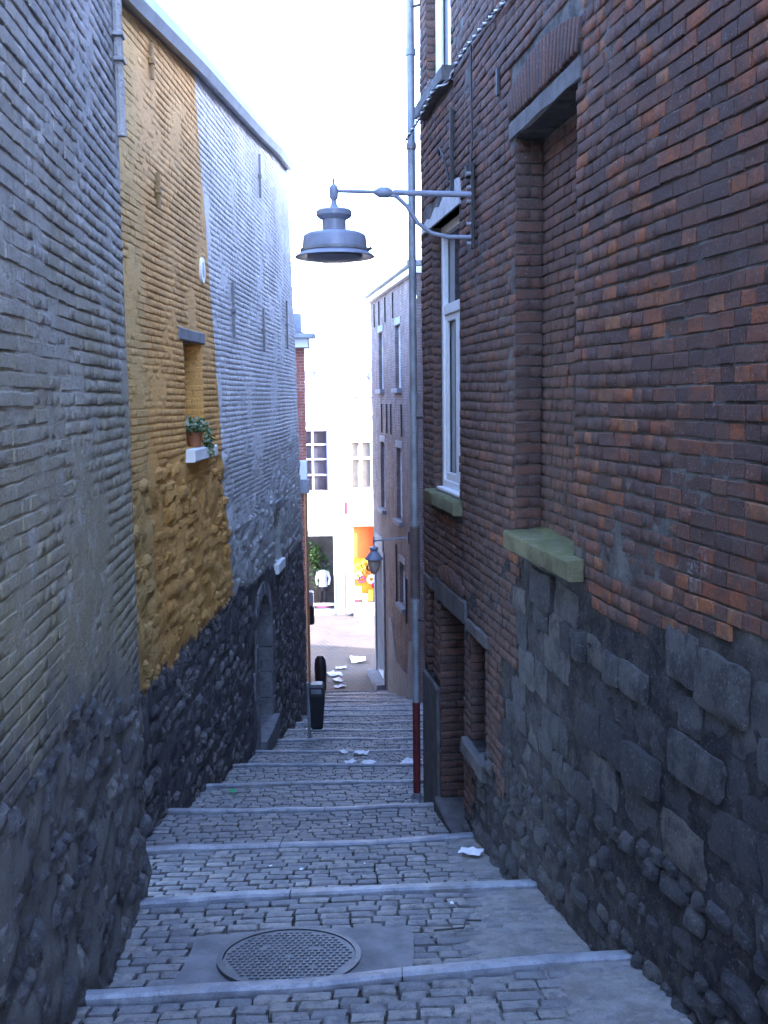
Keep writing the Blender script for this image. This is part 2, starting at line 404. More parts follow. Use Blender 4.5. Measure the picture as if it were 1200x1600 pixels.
def wbox(L, s0, s1, z0, z1, o0, o1, b=0.0):
    """box on a wall: s range, z range, out-of-wall range"""
    p0, t, n = L.at((s0 + s1) / 2)
    a, h = (s1 - s0) / 2, 0
    M3 = Matrix(((t.x, n.x, 0, p0.x), (t.y, n.y, 0, p0.y), (0, 0, 1, 0), (0, 0, 0, 1)))
    vf = bevbox(-a, a, o0, o1, z0, z1, b) if b else box(-a, a, o0, o1, z0, z1)
    V, Fc = xf(vf, M3)
    if M3.determinant() < 0: Fc = [tuple(reversed(f)) for f in Fc]
    return V, Fc

# steps
STEP_L, STEP_D, RISER = 1.6, 0.3815, 0.17
SLOPES = {-4: .1, -3: .1, -2: .1, -1: .1, 0: .095, 1: .08, 2: .10, 3: .03, 4: .02, 5: .01}
K0, K1 = -5, 16
def nz(k): return 6.265 - STEP_D * k
def ny(k, x): return 4.64 + STEP_L * k + SLOPES.get(k, 0.1 if k < -4 else 0.0) * (x + 0.25) + 0.03 * math.sin(x * 1.7 + k * 2.1)
def gz(x, y):
    if y > ny(K1, x): return 0.0
    for k in range(K0, K1 + 1):
        if y <= ny(k, x):
            a, b = ny(k - 1, x), ny(k, x); f = min(max((y - a) / (b - a), 0), 1)
            return (nz(k - 1) - RISER) * (1 - f) + nz(k) * f
    return 0.0
def xl(y):
    P = LG if y < 6.36 else LO
    return float(np.interp(y, [p[1] for p in P], [p[0] for p in P]))
def xr(y):
    if y < 9.95: return float(np.interp(y, [p[1] for p in RW], [p[0] for p in RW]))
    if y < 25: return 0.95
    return float(np.interp(y, [25, 33], [.85, -.35]))

# camera projection, used only to find which pieces show largest
def px_area(P, ax, ay):
    v = Vector(P) - Vector((0, 0, EYE)); c, s = math.cos(PITCH), math.sin(PITCH)
    f = v.y * c - v.z * s
    if f < 0.3: return 0
    u, w = 1600 * v.x / f, 1600 * (-v.z * c - v.y * s) / f
    if abs(u) > 610 or abs(w) > 810: return 0
    d = v.normalized(); nrm = ax.cross(ay)
    return abs(nrm.dot(d)) / (f * f)

# ------------------------------------------------------------------ little pieces: bricks, stones, setts
def tri_brick(k, bev=0.028, ring=.40, rnd=random.Random(3)):
    j = lambda a: rnd.uniform(-a, a)
    V = []
    for y, ix, iz, a in ((-.5, 0, 0, 0), (ring, 0, 0, .015), (.5, bev, bev * 2.0, .02)):
        for sx, sz in ((-1, -1), (1, -1), (1, 1), (-1, 1)):
            V.append((sx * (.5 - ix) + j(a), y + j(a * 2), sz * (.5 - iz) + j(a * 1.6)))
    V.append((j(.1), .5 + rnd.uniform(-.03, .05), j(.1)))
    T = []
    for r in (0, 4):
        for i in range(4):
            a, b = r + i, r + (i + 1) % 4
            T += [(a, a + 4, b + 4), (a, b + 4, b)]
    for i in range(4): T.append((8 + i, 12, 8 + (i + 1) % 4))
    return np.array(V), np.array(T)
def tri_stone(k, rough=0.12, dome=0.35, cr=.13, rnd=random.Random(5)):
    """rounded irregular face on a 5 x 5 net, y outward"""
    n = 5; V = []; w = [rnd.uniform(-.1, .1) for _ in range(8)]
    for i in range(n):
        for jx in range(n):
            u, v = jx / (n - 1) * 2 - 1, i / (n - 1) * 2 - 1
            # pull the corners in: rounded outline
            cu = u * (1 - cr * v * v * abs(u)) ; cv = v * (1 - cr * u * u * abs(v))
            e = max(abs(u), abs(v))
            y = .5 - dome * e ** 3 + rnd.uniform(-rough, rough) * (1 - .5 * e)
            q = .5 * (1 - (0.04 if e == 1 else 0))
            V.append((cu * q + rnd.uniform(-.03, .03) + w[0] * v * .25, y, cv * q + rnd.uniform(-.035, .035) + w[1] * u * .3))
    T = []
    for i in range(n - 1):
        for jx in range(n - 1):
            a = i * n + jx
            if (i + jx + k) % 2: T += [(a, a + n, a + 1), (a + 1, a + n, a + n + 1)]
            else: T += [(a, a + n, a + n + 1), (a, a + n + 1, a + 1)]
    ring = [jx for jx in range(n)] + [i * n + n - 1 for i in range(1, n)] + [(n - 1) * n + jx for jx in range(n - 2, -1, -1)] + [i * n for i in range(n - 2, 0, -1)]
    b0 = len(V)
    for r in ring: x, y, z = V[r]; V.append((x * 1.02, -.5, z * 1.02))
    m = len(ring)
    for i in range(m):
        a, b = ring[i], ring[(i + 1) % m]
        T += [(a, b, b0 + (i + 1) % m), (a, b0 + (i + 1) % m, b0 + i)]
    return np.array(V), np.array(T)
def fix(vt):
    """make all triangles face away from the piece's inside"""
    V, T = vt; c = V.mean(0); T = T.copy()
    for i, (a, b, d) in enumerate(T):
        nrm = np.cross(V[b] - V[a], V[d] - V[a])
        if nrm.dot((V[a] + V[b] + V[d]) / 3 - c) < 0: T[i] = (a, d, b)
    return V, T
VAR = {
    'brick': [fix(tri_brick(k)) for k in range(10)],
    'softbrick': [fix(tri_brick(k, 0.04, .34)) for k in range(10)],
    'block': [fix(tri_stone(k, 0.09, 0.12, .03)) for k in range(12)],
    'stone': [fix(tri_stone(k, 0.13, 0.36)) for k in range(12)],
    'sett': [fix(tri_stone(k, 0.02, 0.12, .01)) for k in range(12)],
}
MESH = {}
def variant_mesh(fam, k, mname):
    key = (fam, k, mname)
    if key not in MESH:
        V, T = VAR[fam][k]; me = bpy.data.meshes.new(fam)
        me.from_pydata([tuple(p) for p in V], [], [tuple(int(i) for i in t) for t in T])
        me.materials.append(M[mname]); smooth_me(me, fam); MESH[key] = me
    return MESH[key]
def smooth_me(me, fam):
    if fam in ('sett', 'stone', 'block'):
        me.polygons.foreach_set('use_smooth', [True] * len(me.polygons))
        try: me.set_sharp_from_angle(angle=rad(62 if fam == 'sett' else 48))
        except Exception: pass
class Field:
    """collects alike pieces; the largest in view become objects, the rest one part"""
    def __init__(s, name, plural, fam, mname, parent, top):
        s.name, s.plural, s.fam, s.mname, s.parent, s.top = name, plural, fam, mname, parent, top; s.P = []
    def add(s, pos, ex, ey, ez, w, d, h, tint):
        """ex along, ey outward, ez across; sizes w, d, h"""
        s.P.append((Vector(pos), ex, ey, ez, w, d, h, tint, random.randrange(len(VAR[s.fam]))))
    def build(s):
        off = offset_of(s.parent)
        order = sorted(s.P, key=lambda p: -px_area(p[0], p[1] * p[4], p[3] * p[6]))
        for p in order[:s.top]:
            pos, ex, ey, ez, w, d, h, ti, k = p
            o = link(s.name, variant_mesh(s.fam, k, s.mname), s.parent)
            q = pos - off; a, b, c = ex * w, ey * d, ez * h
            o.matrix_basis = Matrix(((a.x, b.x, c.x, q.x), (a.y, b.y, c.y, q.y), (a.z, b.z, c.z, q.z), (0, 0, 0, 1)))
            o['tint'] = float(ti)
        rest = order[s.top:]
        if not rest: return
        VV, TT, tt = [], [], []; nb = 0
        for pos, ex, ey, ez, w, d, h, ti, k in rest:
            V, T = VAR[s.fam][k]
            A = np.array([ex * w, ey * d, ez * h])
            VV.append(V @ A + np.array(pos - off)); TT.append(T + nb); nb += len(V); tt.append(np.full(len(V), ti))
        V = np.concatenate(VV); T = np.concatenate(TT); t = np.concatenate(tt)
        me = bpy.data.meshes.new(s.plural); me.vertices.add(len(V)); me.vertices.foreach_set('co', V.astype(np.float32).ravel())
        me.loops.add(T.size); me.loops.foreach_set('vertex_index', T.astype(np.int32).ravel())
        me.polygons.add(len(T)); me.polygons.foreach_set('loop_start', (np.arange(len(T)) * 3).astype(np.int32))
        me.update(calc_edges=True); me.validate()
        at = me.attributes.new('tint', 'FLOAT', 'POINT'); at.data.foreach_set('value', t.astype(np.float32))
        me.materials.append(M[s.mname]); smooth_me(me, s.fam); me.update()
        o = link(s.plural, me, s.parent); o['kind'] = 'stuff'
def inside(s, z, rects, m=0.0):
    for a, b, c, d in rects:
        if a - m < s < b + m and c - m < z < d + m: return True
    return False
UP = Vector((0, 0, 1))
def lay_bricks(F, L, s0, s1, zlo, zhi, course, joint, wfun, proud, depth, avoid, keep=None, wave=0.012, tintf=None, jitter=0.004):
    """courses of bricks along a wall line; clipped at openings"""
    nrow = int((zhi - zlo) / course)
    for r in range(nrow):
        zc = zlo + (r + .5) * course
        q = s0 - random.uniform(0, .12)
        while q < s1:
            w = wfun(r); a, b = q, q + w - joint * .5; q += w
            a, b = max(a, s0), min(b, s1)
            if b - a < 0.03: continue
            for (ra, rb, rc, rd) in avoid:
                if rc - course * .45 < zc < rd + course * .45:
                    if a >= ra and b <= rb: a = b; break
                    if a < ra < b <= rb + 1e-6: b = ra
                    elif ra - 1e-6 <= a < rb < b: a = rb
                    elif a < ra and b > rb: b = ra
            if b - a < 0.028: continue
            sc = (a + b) / 2
            if keep and not keep(sc, zc): continue
            p, t, n = L.at(sc)
            dz = wave * 2 * float(vnoise(sc * .9 + 3, r * .22)) + random.uniform(-.002, .002)
            slope = wave * 2 * float(vnoise((sc + .1) * .9 + 3, r * .22) - vnoise((sc - .1) * .9 + 3, r * .22)) / .2
            off = proud + random.uniform(-jitter, jitter) + 0.012 * float(vnoise(sc * 1.3, zc * 1.3))
            ex = n.cross(UP); sg = 1 if ex.dot(t) > 0 else -1
            ang = sg * slope + random.uniform(-.008, .008)
            ex2 = (ex + UP * ang).normalized(); ez2 = ex2.cross(n).normalized()
            pos = p + n * (off - depth / 2); pos.z = zc + dz
            F.add(pos, ex2, n, ez2, b - a, depth, course - joint + random.uniform(-.003, .002), tintf(sc, zc) if tintf else random.random())
def lay_stones(F, L, s0, s1, zbot, ztop, hrange, wrange, proud, depth, avoid, keep=None, tintf=None):
    """rough rubble in wandering rows; zbot(s), ztop(s) are functions"""
    z = min(zbot(s0), zbot(s1)); zmax = max(ztop(s0), ztop(s1)); r = 0
    while z < zmax:
        h = random.uniform(*hrange); q = s0 - random.uniform(0, .2)
        while q < s1:
            w = random.uniform(*wrange) * (1.35 if h > sum(hrange) / 2 else .9); sc = q + w / 2; q += w + .006
            zc = z + h / 2 + .10 * float(vnoise(sc * .8, r * 1.7)) + random.uniform(-.02, .02)
            if sc > s1 or sc < s0 or zc < zbot(sc) or zc > ztop(sc): continue
            if inside(sc, zc, avoid, min(w, h) * .4): continue
            if keep and not keep(sc, zc): continue
            p, t, n = L.at(sc); ex = n.cross(UP)
            ex2 = (ex + UP * random.uniform(-.10, .10)).normalized(); ez2 = ex2.cross(n)
            pos = p + n * (proud - depth / 2 + random.uniform(-.025, .025)); pos.z = zc
            F.add(pos, ex2, n, ez2, w * 1.02, depth, h * random.uniform(.95, 1.12), tintf(sc, zc) if tintf else random.random())
        z += h + .004; r += 1
def sheet(L, s0, s1, z0, z1, holes, off=0.0, cell=.12, rough=0.01, zbot=None, offf=None, send_=None):
    """the wall face behind the pieces, uneven, with openings left out"""
    ss = sorted(set([round(v, 4) for v in list(np.arange(s0, s1, cell)) + [s1] + [v for h in holes for v in h[:2] if s0 < v < s1] + [c for c in L.c if s0 < c < s1]]))
    zs = sorted(set([round(v, 4) for v in list(np.arange(z0, z1, cell)) + [z1] + [v for h in holes for v in h[2:] if z0 < v < z1]]))
    V, Fc = [], []; nzs = len(zs)
    for s in ss:
        p, t, n = L.at(s)
        for z in zs:
            o = off + rough * 2 * float(vnoise(s * 2.3, z * 2.3)) + rough * float(vnoise(s * 7.1, z * 7.1))
            if offf: o += offf(s, z)
            v = p + n * o; V.append((v.x, v.y, z))
    for i in range(len(ss) - 1):
        for j in range(nzs - 1):
            sm, zm = (ss[i] + ss[i + 1]) / 2, (zs[j] + zs[j + 1]) / 2
            if inside(sm, zm, holes): continue
            if zbot and zs[j + 1] < zbot(sm): continue
            if send_ and sm > send_(zm): continue
            a = i * nzs + j; q = (a, a + nzs, a + nzs + 1, a + 1)
            Fc.append(q if L.side == 'L' else tuple(reversed(q)))
    return V, Fc
def reveal(L, s0, s1, z0, z1, d, back=True, lip=0.0, sides='lrtb'):
    """the sides (and back) of an opening, d deep"""
    P = lambda s, z, o: L.pt(s, z, o)
    V = [P(s0, z0, lip), P(s1, z0, lip), P(s1, z1, lip), P(s0, z1, lip), P(s0, z0, -d), P(s1, z0, -d), P(s1, z1, -d), P(s0, z1, -d)]
    Fc = [(0, 3, 7, 4), (1, 5, 6, 2), (3, 2, 6, 7), (0, 4, 5, 1)]
    if back: Fc.append((4, 7, 6, 5))
    return V, Fc
def prism(L, poly, o0, o1):
    """polygon in (s, z) pushed from o0 to o1 out of the wall"""
    n = len(poly)
    V = [L.pt(s, z, o0) for s, z in poly] + [L.pt(s, z, o1) for s, z in poly]
    Fc = [tuple(range(n)), tuple(reversed(range(n, 2 * n)))] + [(i, i + n, (i + 1) % n + n, (i + 1) % n) for i in range(n)]
    return V, Fc
def solid(o):
    import bmesh
    bm = bmesh.new(); bm.from_mesh(o.data); bmesh.ops.recalc_face_normals(bm, faces=bm.faces); bm.to_mesh(o.data); bm.free(); return o
def roughen(vf, a, seed=0):
    r = random.Random(seed); return [(x + r.uniform(-a, a), y + r.uniform(-a, a), z + r.uniform(-a, a)) for x, y, z in vf[0]], vf[1]
def stone_block(L, s0, s1, z0, z1, o0, o1, jit=0.006, nx=6, b=0.012):
    """long dressed stone with worn arrises: cross-section ring swept along s"""
    V, Fc = [], []
    sec = [(o0, z0), (o1 - b, z0), (o1, z0 + b), (o1, z1 - b), (o1 - b, z1), (o0, z1)]
    m = len(sec)
    for i in range(nx + 1):
        s = s0 + (s1 - s0) * i / nx
        for k, (o, z) in enumerate(sec):
            j = jit if o > o0 else 0
            V.append(L.pt(s, z + random.uniform(-j, j), o + random.uniform(-j, j)))
    for i in range(nx):
        for k in range(m):
            a, c = i * m + k, i * m + (k + 1) % m
            Fc.append((a, c, c + m, a + m))
    Fc.append(tuple(range(m))); Fc.append(tuple(reversed(range(nx * m, nx * m + m))))
    return V, Fc

def grit(s, z, a):
    """joints filled unevenly by old mortar and paint"""
    return a * (1.2 * float(vnoise(s * 11.3, z * 12.1)) + .9 * float(vnoise(s * 23.7, z * 21.9)))

# ================================================================== GROUND
gr = obj('ground', ([(-400, -400, -.03), (400, -400, -.03), (400, 900, -.03), (-400, 900, -.03)], [(0, 1, 2, 3)]), M['ground']); gr['kind'] = 'structure'
# street at the foot of the steps
nV = []; nF = []
xs = np.linspace(-14, 14, 57); ys = np.concatenate([np.linspace(30.1, 42.3, 40)])
for yy in ys:
    for xx in xs: nV.append((xx, yy, 0.0 + 0.03 * float(vnoise(xx * .5, yy * .5))))
for j in range(len(ys) - 1):
    for i in range(len(xs) - 1): a = j * len(xs) + i; nF.append((a, a + 1, a + len(xs) + 1, a + len(xs)))
st = obj('street', (nV, nF), M['street'], smooth=True); st['kind'] = 'structure'

steps = root('alley_steps', kind='structure')
# tread beds
for k in range(K0 + 1, K1 + 1):
    V, Fc = [], []
    nx, nyy = 36, 12
    ymid = 4.64 + STEP_L * (k - .5)
    x0, x1 = xl(ymid) - .5, xr(ymid) + .55
    for j in range(nyy + 1):
        f = j / nyy
        for i in range(nx + 1):
            x = x0 + (x1 - x0) * i / nx
            ya, yb = ny(k - 1, x) + .01, ny(k, x) - .01
            y = ya + (yb - ya) * f; z = (nz(k - 1) - RISER) * (1 - f) + nz(k) * f
            fill = min(max((x + .6 * float(vnoise(x * 1.5, y * 1.5 + 9)) - .35) / .35, 0), 1)   # slurry level
            V.append((x, y, z - .046 + .038 * fill + .010 * float(vnoise(x * 6, y * 6))))
    for j in range(nyy):
        for i in range(nx): a = j * (nx + 1) + i; Fc.append((a, a + 1, a + nx + 2, a + nx + 1))
    obj('tread_bed', (V, Fc), M['bed'], steps, smooth=True)
# kerb stones: two or three to a step, proud of the setts
for k in range(K0, K1 + 1):
    ym = ny(k, 0); a, b = xl(ym) - .3, xr(ym) + .3
    cuts = ([a, random.uniform(-.9, -.2), b] if k % 2 else [a, random.uniform(-1.1, -.6), random.uniform(-.1, .35), b]) if k not in (0, 1) else ([a, .06, b] if k == 0 else [a, -.62, b])
    for x0, x1 in zip(cuts, cuts[1:]):
        x0 += .004; x1 -= .004
        m = 10; V, Fc = [], []
        wj = [0.0] * (m + 1)
        for i in range(m + 1):
            x = x0 + (x1 - x0) * i / m; y = ny(k, x); z = nz(k) - .014 * math.exp(-((x + .2) / .55) ** 2)
            jz = .016 * float(vnoise(x * 3, k * 5.3)); jy = .012 * float(vnoise(x * 2.5 + 7, k * 3.1))
            wd = .115 + .015 * math.sin(k)
            V += [(x, y - wd + jy, z - .09), (x, y - wd + jy, z + .026 + jz), (x, y - wd + .014 + jy, z + .038 + jz), (x, y - .02 + jy, z + .018 + jz), (x, y + jy, z + .0 + jz), (x, y + jy, z - RISER - .06)]
        for i in range(m):
            for q in range(6): c, d = i * 6 + q, i * 6 + (q + 1) % 6; Fc.append((c, c + 6, d + 6, d))
        Fc.append((0, 1, 2, 3, 4, 5)); Fc.append(tuple(m * 6 + q for q in (5, 4, 3, 2, 1, 0)))
        solid(obj('kerb_stone', (V, Fc), M['kerb'], steps, smooth=True))
# setts
MH = (-.535, 5.18)          # manhole centre
PATCH = (-1.04, .10, 4.83, 5.60)
setts = Field('sett', 'setts', 'sett', 'sett', steps, 300)
for k in range(K0 + 2, K1 + 1):
    rows = 16; slope = SLOPES.get(k, 0.0)
    ymid = 4.64 + STEP_L * (k - .5)
    for j in range(rows):
        f0 = (j + .5) / rows
        x = xl(ymid) - .25 + random.uniform(0, .1)
        while x < xr(ymid) + .3:
            w = random.choice((.12, .135, .15, .165, .18, .20)) * random.uniform(.92, 1.08); xc = x + w / 2; x += w
            ya, yb = ny(k - 1, xc) + .015, ny(k, xc) - .15
            y = ya + (yb - ya) * f0 + .012 * float(vnoise(xc * 2, j * 3.7 + k)) * 2
            if not (xl(y) - .12 < xc < xr(y) + .12): continue
            if k == 1 and PATCH[0] - .02 < xc < PATCH[1] - .01 and PATCH[2] + .085 * xc < y < PATCH[3] + .085 * xc: continue
            rd = (yb - ya) / rows
            f = (y - ny(k - 1, xc)) / (ny(k, xc) - ny(k - 1, xc))
            z = (nz(k - 1) - RISER) * (1 - f) + nz(k) * f
            sl = (nz(k) - nz(k - 1) + RISER) / STEP_L
            ez = Vector((0, 1, sl)).normalized(); yaw = slope + random.uniform(-.03, .03)
            ex = Vector((1, yaw, 0)); ex = (ex - ez * ex.dot(ez)).normalized()
            ex = (ex + UP * random.uniform(-.03, .03)).normalized()
            ey = ez.cross(ex); ey = -ey if ey.z < 0 else ey
            ez2 = ex.cross(ey)
            fill = min(max((xc + .6 * float(vnoise(xc * 1.5, y * 1.5 + 9)) - .35) / .35, 0), 1)
            top = -.002 + random.uniform(-.006, .005) - .004 * fill
            d = .065
            pos = Vector((xc, y, z)) + ey * (top - d / 2)
            setts.add(pos, ex, ey, ez2, w - .010, d, rd - .010 + random.uniform(-.007, .003), random.random())
setts.build()

# ================================================================== RIGHT-HAND BRICK HOUSE
rb = root('brick_house', 'tall sooty red brick house along the right side with stone foot and blind window', 'house', (1.2, 4.6, 0))
NI = (9.72, 10.90, 8.12, 10.62); W1 = (12.50, 13.60, 8.16, 10.50); W2 = (12.78, 13.80, 11.63, 13.15)
DO = (12.39, 13.37, 5.15, 7.16); W3 = (11.66, 12.17, 6.25, 7.13); RE = (13.63, 13.96, 6.34, 7.20)
HOLES = [NI, W1, W2, DO, W3, RE]
RW_END = LRW.len
gzr = lambda s: gz(LRW.pt(s, 0)[0] - .15, LRW.y(s))
obj('near_wall', sheet(LRW, 0, 2.6, 3.4, 14.2, [], 0, .3, .006), M['farbrick'], rb)
wall = obj('wall', sheet(LRW, 2.6, RW_END, 3.4, 14.2, HOLES, -.0035, .055, .006, None, lambda s, z: grit(s, z, .006) + (grit(s * .6, z * .6, .014) if z < 7.9 and s < 11.2 else 0)), M['mortar'], rb)
stone_top = lambda s: (8.02 + .12 * math.sin(s * 1.9) if s < 10.85 else (gzr(s) + .55 + .25 * math.sin(s * 5) if s > 11.2 else 7.2))
brickF = Field('brick', 'bricks', 'brick', 'brick', wall, 300)
def brick_w(r): return random.choice((.105, .11, .115, .12, .13, .21, .205)) if r % 2 else random.choice((.105, .11, .115, .12, .2))
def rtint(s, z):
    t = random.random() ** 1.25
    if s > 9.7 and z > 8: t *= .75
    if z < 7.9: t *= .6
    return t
AV = HOLES + [(9.64, 11.02, 10.60, 10.75), (9.54, 10.88, 7.99, 8.14), (9.66, 11.0, 10.75, 11.02), (12.42, 13.70, 8.02, 8.17), (12.42, 14.05, 10.46, 10.70), (12.68, 13.92, 11.50, 11.64),
           (12.28, 13.48, 7.14, 7.36), (11.58, 12.26, 7.11, 7.24), (11.58, 12.26, 6.12, 6.26), (13.40, 14.2, 5.0, 6.34)]
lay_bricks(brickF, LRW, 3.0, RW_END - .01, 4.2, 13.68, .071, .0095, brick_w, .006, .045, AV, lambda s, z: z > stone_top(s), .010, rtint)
# niche: bricked-up back and the far jamb
Lb = Line([LRW.pt(NI[0], 0, -.19)[:2], LRW.pt(NI[1], 0, -.19)[:2]], 'R')
lay_bricks(brickF, Lb, 0, Lb.len, NI[2], NI[3], .071, .011, brick_w, .012, .03, [], None, .008, lambda s, z: random.random() * .5)
obj('niche_back', sheet(Lb, 0, Lb.len, NI[2] - .1, NI[3], [], 0, .1, .004), M['mortar'], rb)
def jamb_bricks(hole, d, far=True, mort='mortar'):
    s0, s1, z0, z1 = hole
    a = LRW.pt(s1 if far else s0, 0, 0.0); b = LRW.pt(s1 if far else s0, 0, -d)
    L = Line([b[:2], a[:2]], 'L' if far else 'R')
    # jamb face looks back up the alley
    L2 = Line([a[:2], b[:2]], 'R')
    nn = L2.at(.01)[2]
    if nn.y > 0: L2 = Line([a[:2], b[:2]], 'L')
    for r in range(int((z1 - z0) / .071)):
        zc = z0 + (r + .5) * .071
        ws = [d] if r % 2 else [d * .52, d * .48]
        q = 0
        for w in ws:
            p, t, n = L2.at(q + w / 2); ex = n.cross(UP)
            pos = p + n * (.010 - .02 + random.uniform(-.003, .003)); pos.z = zc
            brickF.add(pos, ex, n, UP, w - .006, .04, .060, random.random() * .5); q += w
for h, d in ((NI, .19), (W1, .14), (W2, .14), (DO, .30), (W3, .2), (RE, .15)):
    obj('reveal', reveal(LRW, *h, d, back=False), M['mortar'], rb)
    jamb_bricks(h, d)
# soldier-brick relieving arch over the niche
sm = (9.66 + 11.0) / 2
for i in range(22):
    s = 9.68 + i * (1.30 / 21); u = (s - sm) / .66; hh = .17 + .10 * (1 - u * u)
    p, t, n = LRW.at(s); pos = p + n * -.004; pos.z = 10.755 + hh / 2
    ex = n.cross(UP); tilt = UP + t * (.28 * u)
    ez = tilt.normalized(); ex = n.cross(ez).normalized()
    brickF.add(pos, ex, n, ez, .050, .05, hh, random.random() * .55)
for i in range(12):                                        # small arch over the door
    s = 12.42 + i * (.92 / 11); u = (s - 12.88) / .46; hh = .10 + .07 * (1 - u * u)
    p, t, n = LRW.at(s); pos = p + n * -.002; pos.z = 7.37 + hh / 2
    brickF.add(pos, n.cross(UP), n, UP, .055, .05, hh, random.random() * .5)
brickF.build()
# stone foot
stoneF = Field('rubble_stone', 'rubble_stones', 'stone', 'stone', wall, 260)
def rst(s, z): return random.random() * (.84 if random.random() > .03 else 1.0) * (1.0 if z > 7 else .75)
blockF = Field('stone_block', 'stone_blocks', 'block', 'stone', wall, 150)
lay_stones(blockF, LRW, 3.0, 11.15, lambda s: 7.12 - .13 * (s - 7), lambda s: stone_top(s) - .08, (.15, .25), (.18, .36), .015, .07, [(9.4, 11.1, 7.98, 8.3)], None, rst)
blockF.build()
lay_stones(stoneF, LRW, 3.0, 12.36, lambda s: gzr(s) - .1, lambda s: min(7.12 - .13 * (s - 7), stone_top(s)) if s < 11.2 else stone_top(s), (.06, .14), (.08, .22), .018, .08, [DO], None, rst)
stoneF.build()
# dressings
obj('lintel', stone_block(LRW, 9.66, 11.0, 10.62, 10.74, -.2, .012), M['lintel'], rb)
ns = obj('niche_sill', stone_block(LRW, 9.56, 10.86, 8.005, 8.125, -.20, .09, .004, 14, .014), M['moss'], rb, smooth=True); ns['label'] = 'thick green mossy stone sill under the blind window'
# crumbled mortar and moss lying on the niche sill
V, Fc = [], []
for i in range(25):
    for j in range(7):
        s = NI[0] + .02 + (NI[1] - NI[0] - .04) * i / 24; o = -.185 + .16 * j / 6
        V.append(LRW.pt(s, 8.122 + max(0, .02 * (1 - j / 4.0) * (.6 + 1.6 * float(vnoise(s * 6, j * 1.1)) + .5 * (i / 24))), o))
for i in range(24):
    for j in range(6): a = i * 7 + j; Fc.append((a, a + 7, a + 8, a + 1))
solid(obj('moss_mound', (V, Fc), M['moss'], rb, smooth=True))
obj('window_lintel', prism(LRW, [(12.44, 10.50), (14.05, 10.50), (14.02, 10.56), (13.75, 10.60), (13.6, 10.57), (13.4, 10.64), (13.2, 10.61), (13.0, 10.68), (12.8, 10.66), (12.62, 10.72), (12.44, 10.70)], -.14, .02), M['chipped'], rb)
solid(bpy.data.objects['window_lintel'])
obj('door_lintel', stone_block(LRW, 12.28, 13.48, 7.16, 7.355, -.28, .02), M['lintel'], rb)
obj('door_sill', stone_block(LRW, 12.30, 13.42, gzr(12.9) - .25, gzr(12.6) + .03, -.3, .06, .006, 6, .02), M['darkdress'], rb)
obj('small_lintel', stone_block(LRW, 11.58, 12.26, 7.13, 7.235, -.2, .02), M['lintel'], rb)
obj('small_sill', stone_block(LRW, 11.57, 12.27, 6.12, 6.25, -.2, .06, .006, 6), M['darkdress'], rb)
obj('stone_panel', stone_block(LRW, 13.41, 14.10, 4.8, 6.32, -.1, .025, .004, 4), M['darkdress'], rb)
obj('recess_lintel', stone_block(LRW, 13.55, 14.08, 7.20, 7.30, -.15, .018), M['lintel'], rb)
# door leaf, small window, recess
dr = obj('door', wbox(LRW, DO[0], DO[1], DO[2], DO[3], -.34, -.29), M['wood'], rb)
for i in range(5): obj('plank', wbox(LRW, DO[0] + .03 + i * .19, DO[0] + .03 + i * .19 + .18, DO[2] + .05, DO[3] - .05, -.289, -.272, .006), M['wood'], dr)
obj('handle', tube([LRW.pt(12.5, 6.15, -.24), LRW.pt(12.5, 6.25, -.24)], .012), M['iron'], dr)
sw = obj('small_window', wbox(LRW, W3[0], W3[1], W3[2], W3[3], -.22, -.2), M['glass'], rb)
obj('grille_bar', merge(*[tube([LRW.pt(W3[0] + .1 + i * .1, W3[2], -.1), LRW.pt(W3[0] + .1 + i * .1, W3[3], -.1)], .009, 6) for i in range(4)]), M['iron'], sw)
obj('recess_back', wbox(LRW, RE[0], RE[1], RE[2], RE[3], -.17, -.15), M['mortar'], rb)
def white_window(hole, trans, name='window'):
    s0, s1, z0, z1 = hole; d = -.10
    w = obj(name, wbox(LRW, s0 + .01, s1 - .01, z0, z1, -.15, -.135), M['glass'], rb)
    parts = []
    for a, b, c, e in ((s0, s0 + .075, z0, z1), (s1 - .075, s1, z0, z1), (s0 + .075, s1 - .075, z0, z0 + .09), (s0 + .075, s1 - .075, z1 - .08, z1)):
        parts.append(wbox(LRW, a, b, c, e, -.133, d + .02, .006))
    obj('frame', merge(*parts), M['white'], w)
    sm_ = (s0 + s1) / 2; parts = []
    zt = trans
    parts.append(wbox(LRW, s0 + .076, s1 - .076, zt, zt + .09, -.132, d + .015, .006))
    for a, b in ((s0 + .078, sm_ - .004), (sm_ + .004, s1 - .078)):
        for c, e in ((a, a + .055), (b - .055, b)): parts.append(wbox(LRW, c, e, z0 + .092, zt - .002, -.13, d, .006))
        parts.append(wbox(LRW, a + .056, b - .056, z0 + .092, z0 + .16, -.13, d, .006))
        parts.append(wbox(LRW, a + .056, b - .056, zt - .06, zt - .002, -.13, d, .006))
    obj('sash', merge(*parts), M['white'], w)
    return w
w1 = white_window(W1, 9.72); obj('sill', stone_block(LRW, 12.44, 13.68, 8.035, 8.155, -.15, .08, .004, 12, .014), M['moss'], rb, smooth=True)
obj('sill_board', wbox(LRW, W1[0] + .02, W1[1] - .02, 8.16, 8.185, -.12, -.02, .005), M['white'], w1)
w2 = white_window(W2, 13.0); obj('upper_sill', stone_block(LRW, 12.70, 13.9, 11.51, 11.625, -.15, .10, .005, 8), M['lintel'], rb)
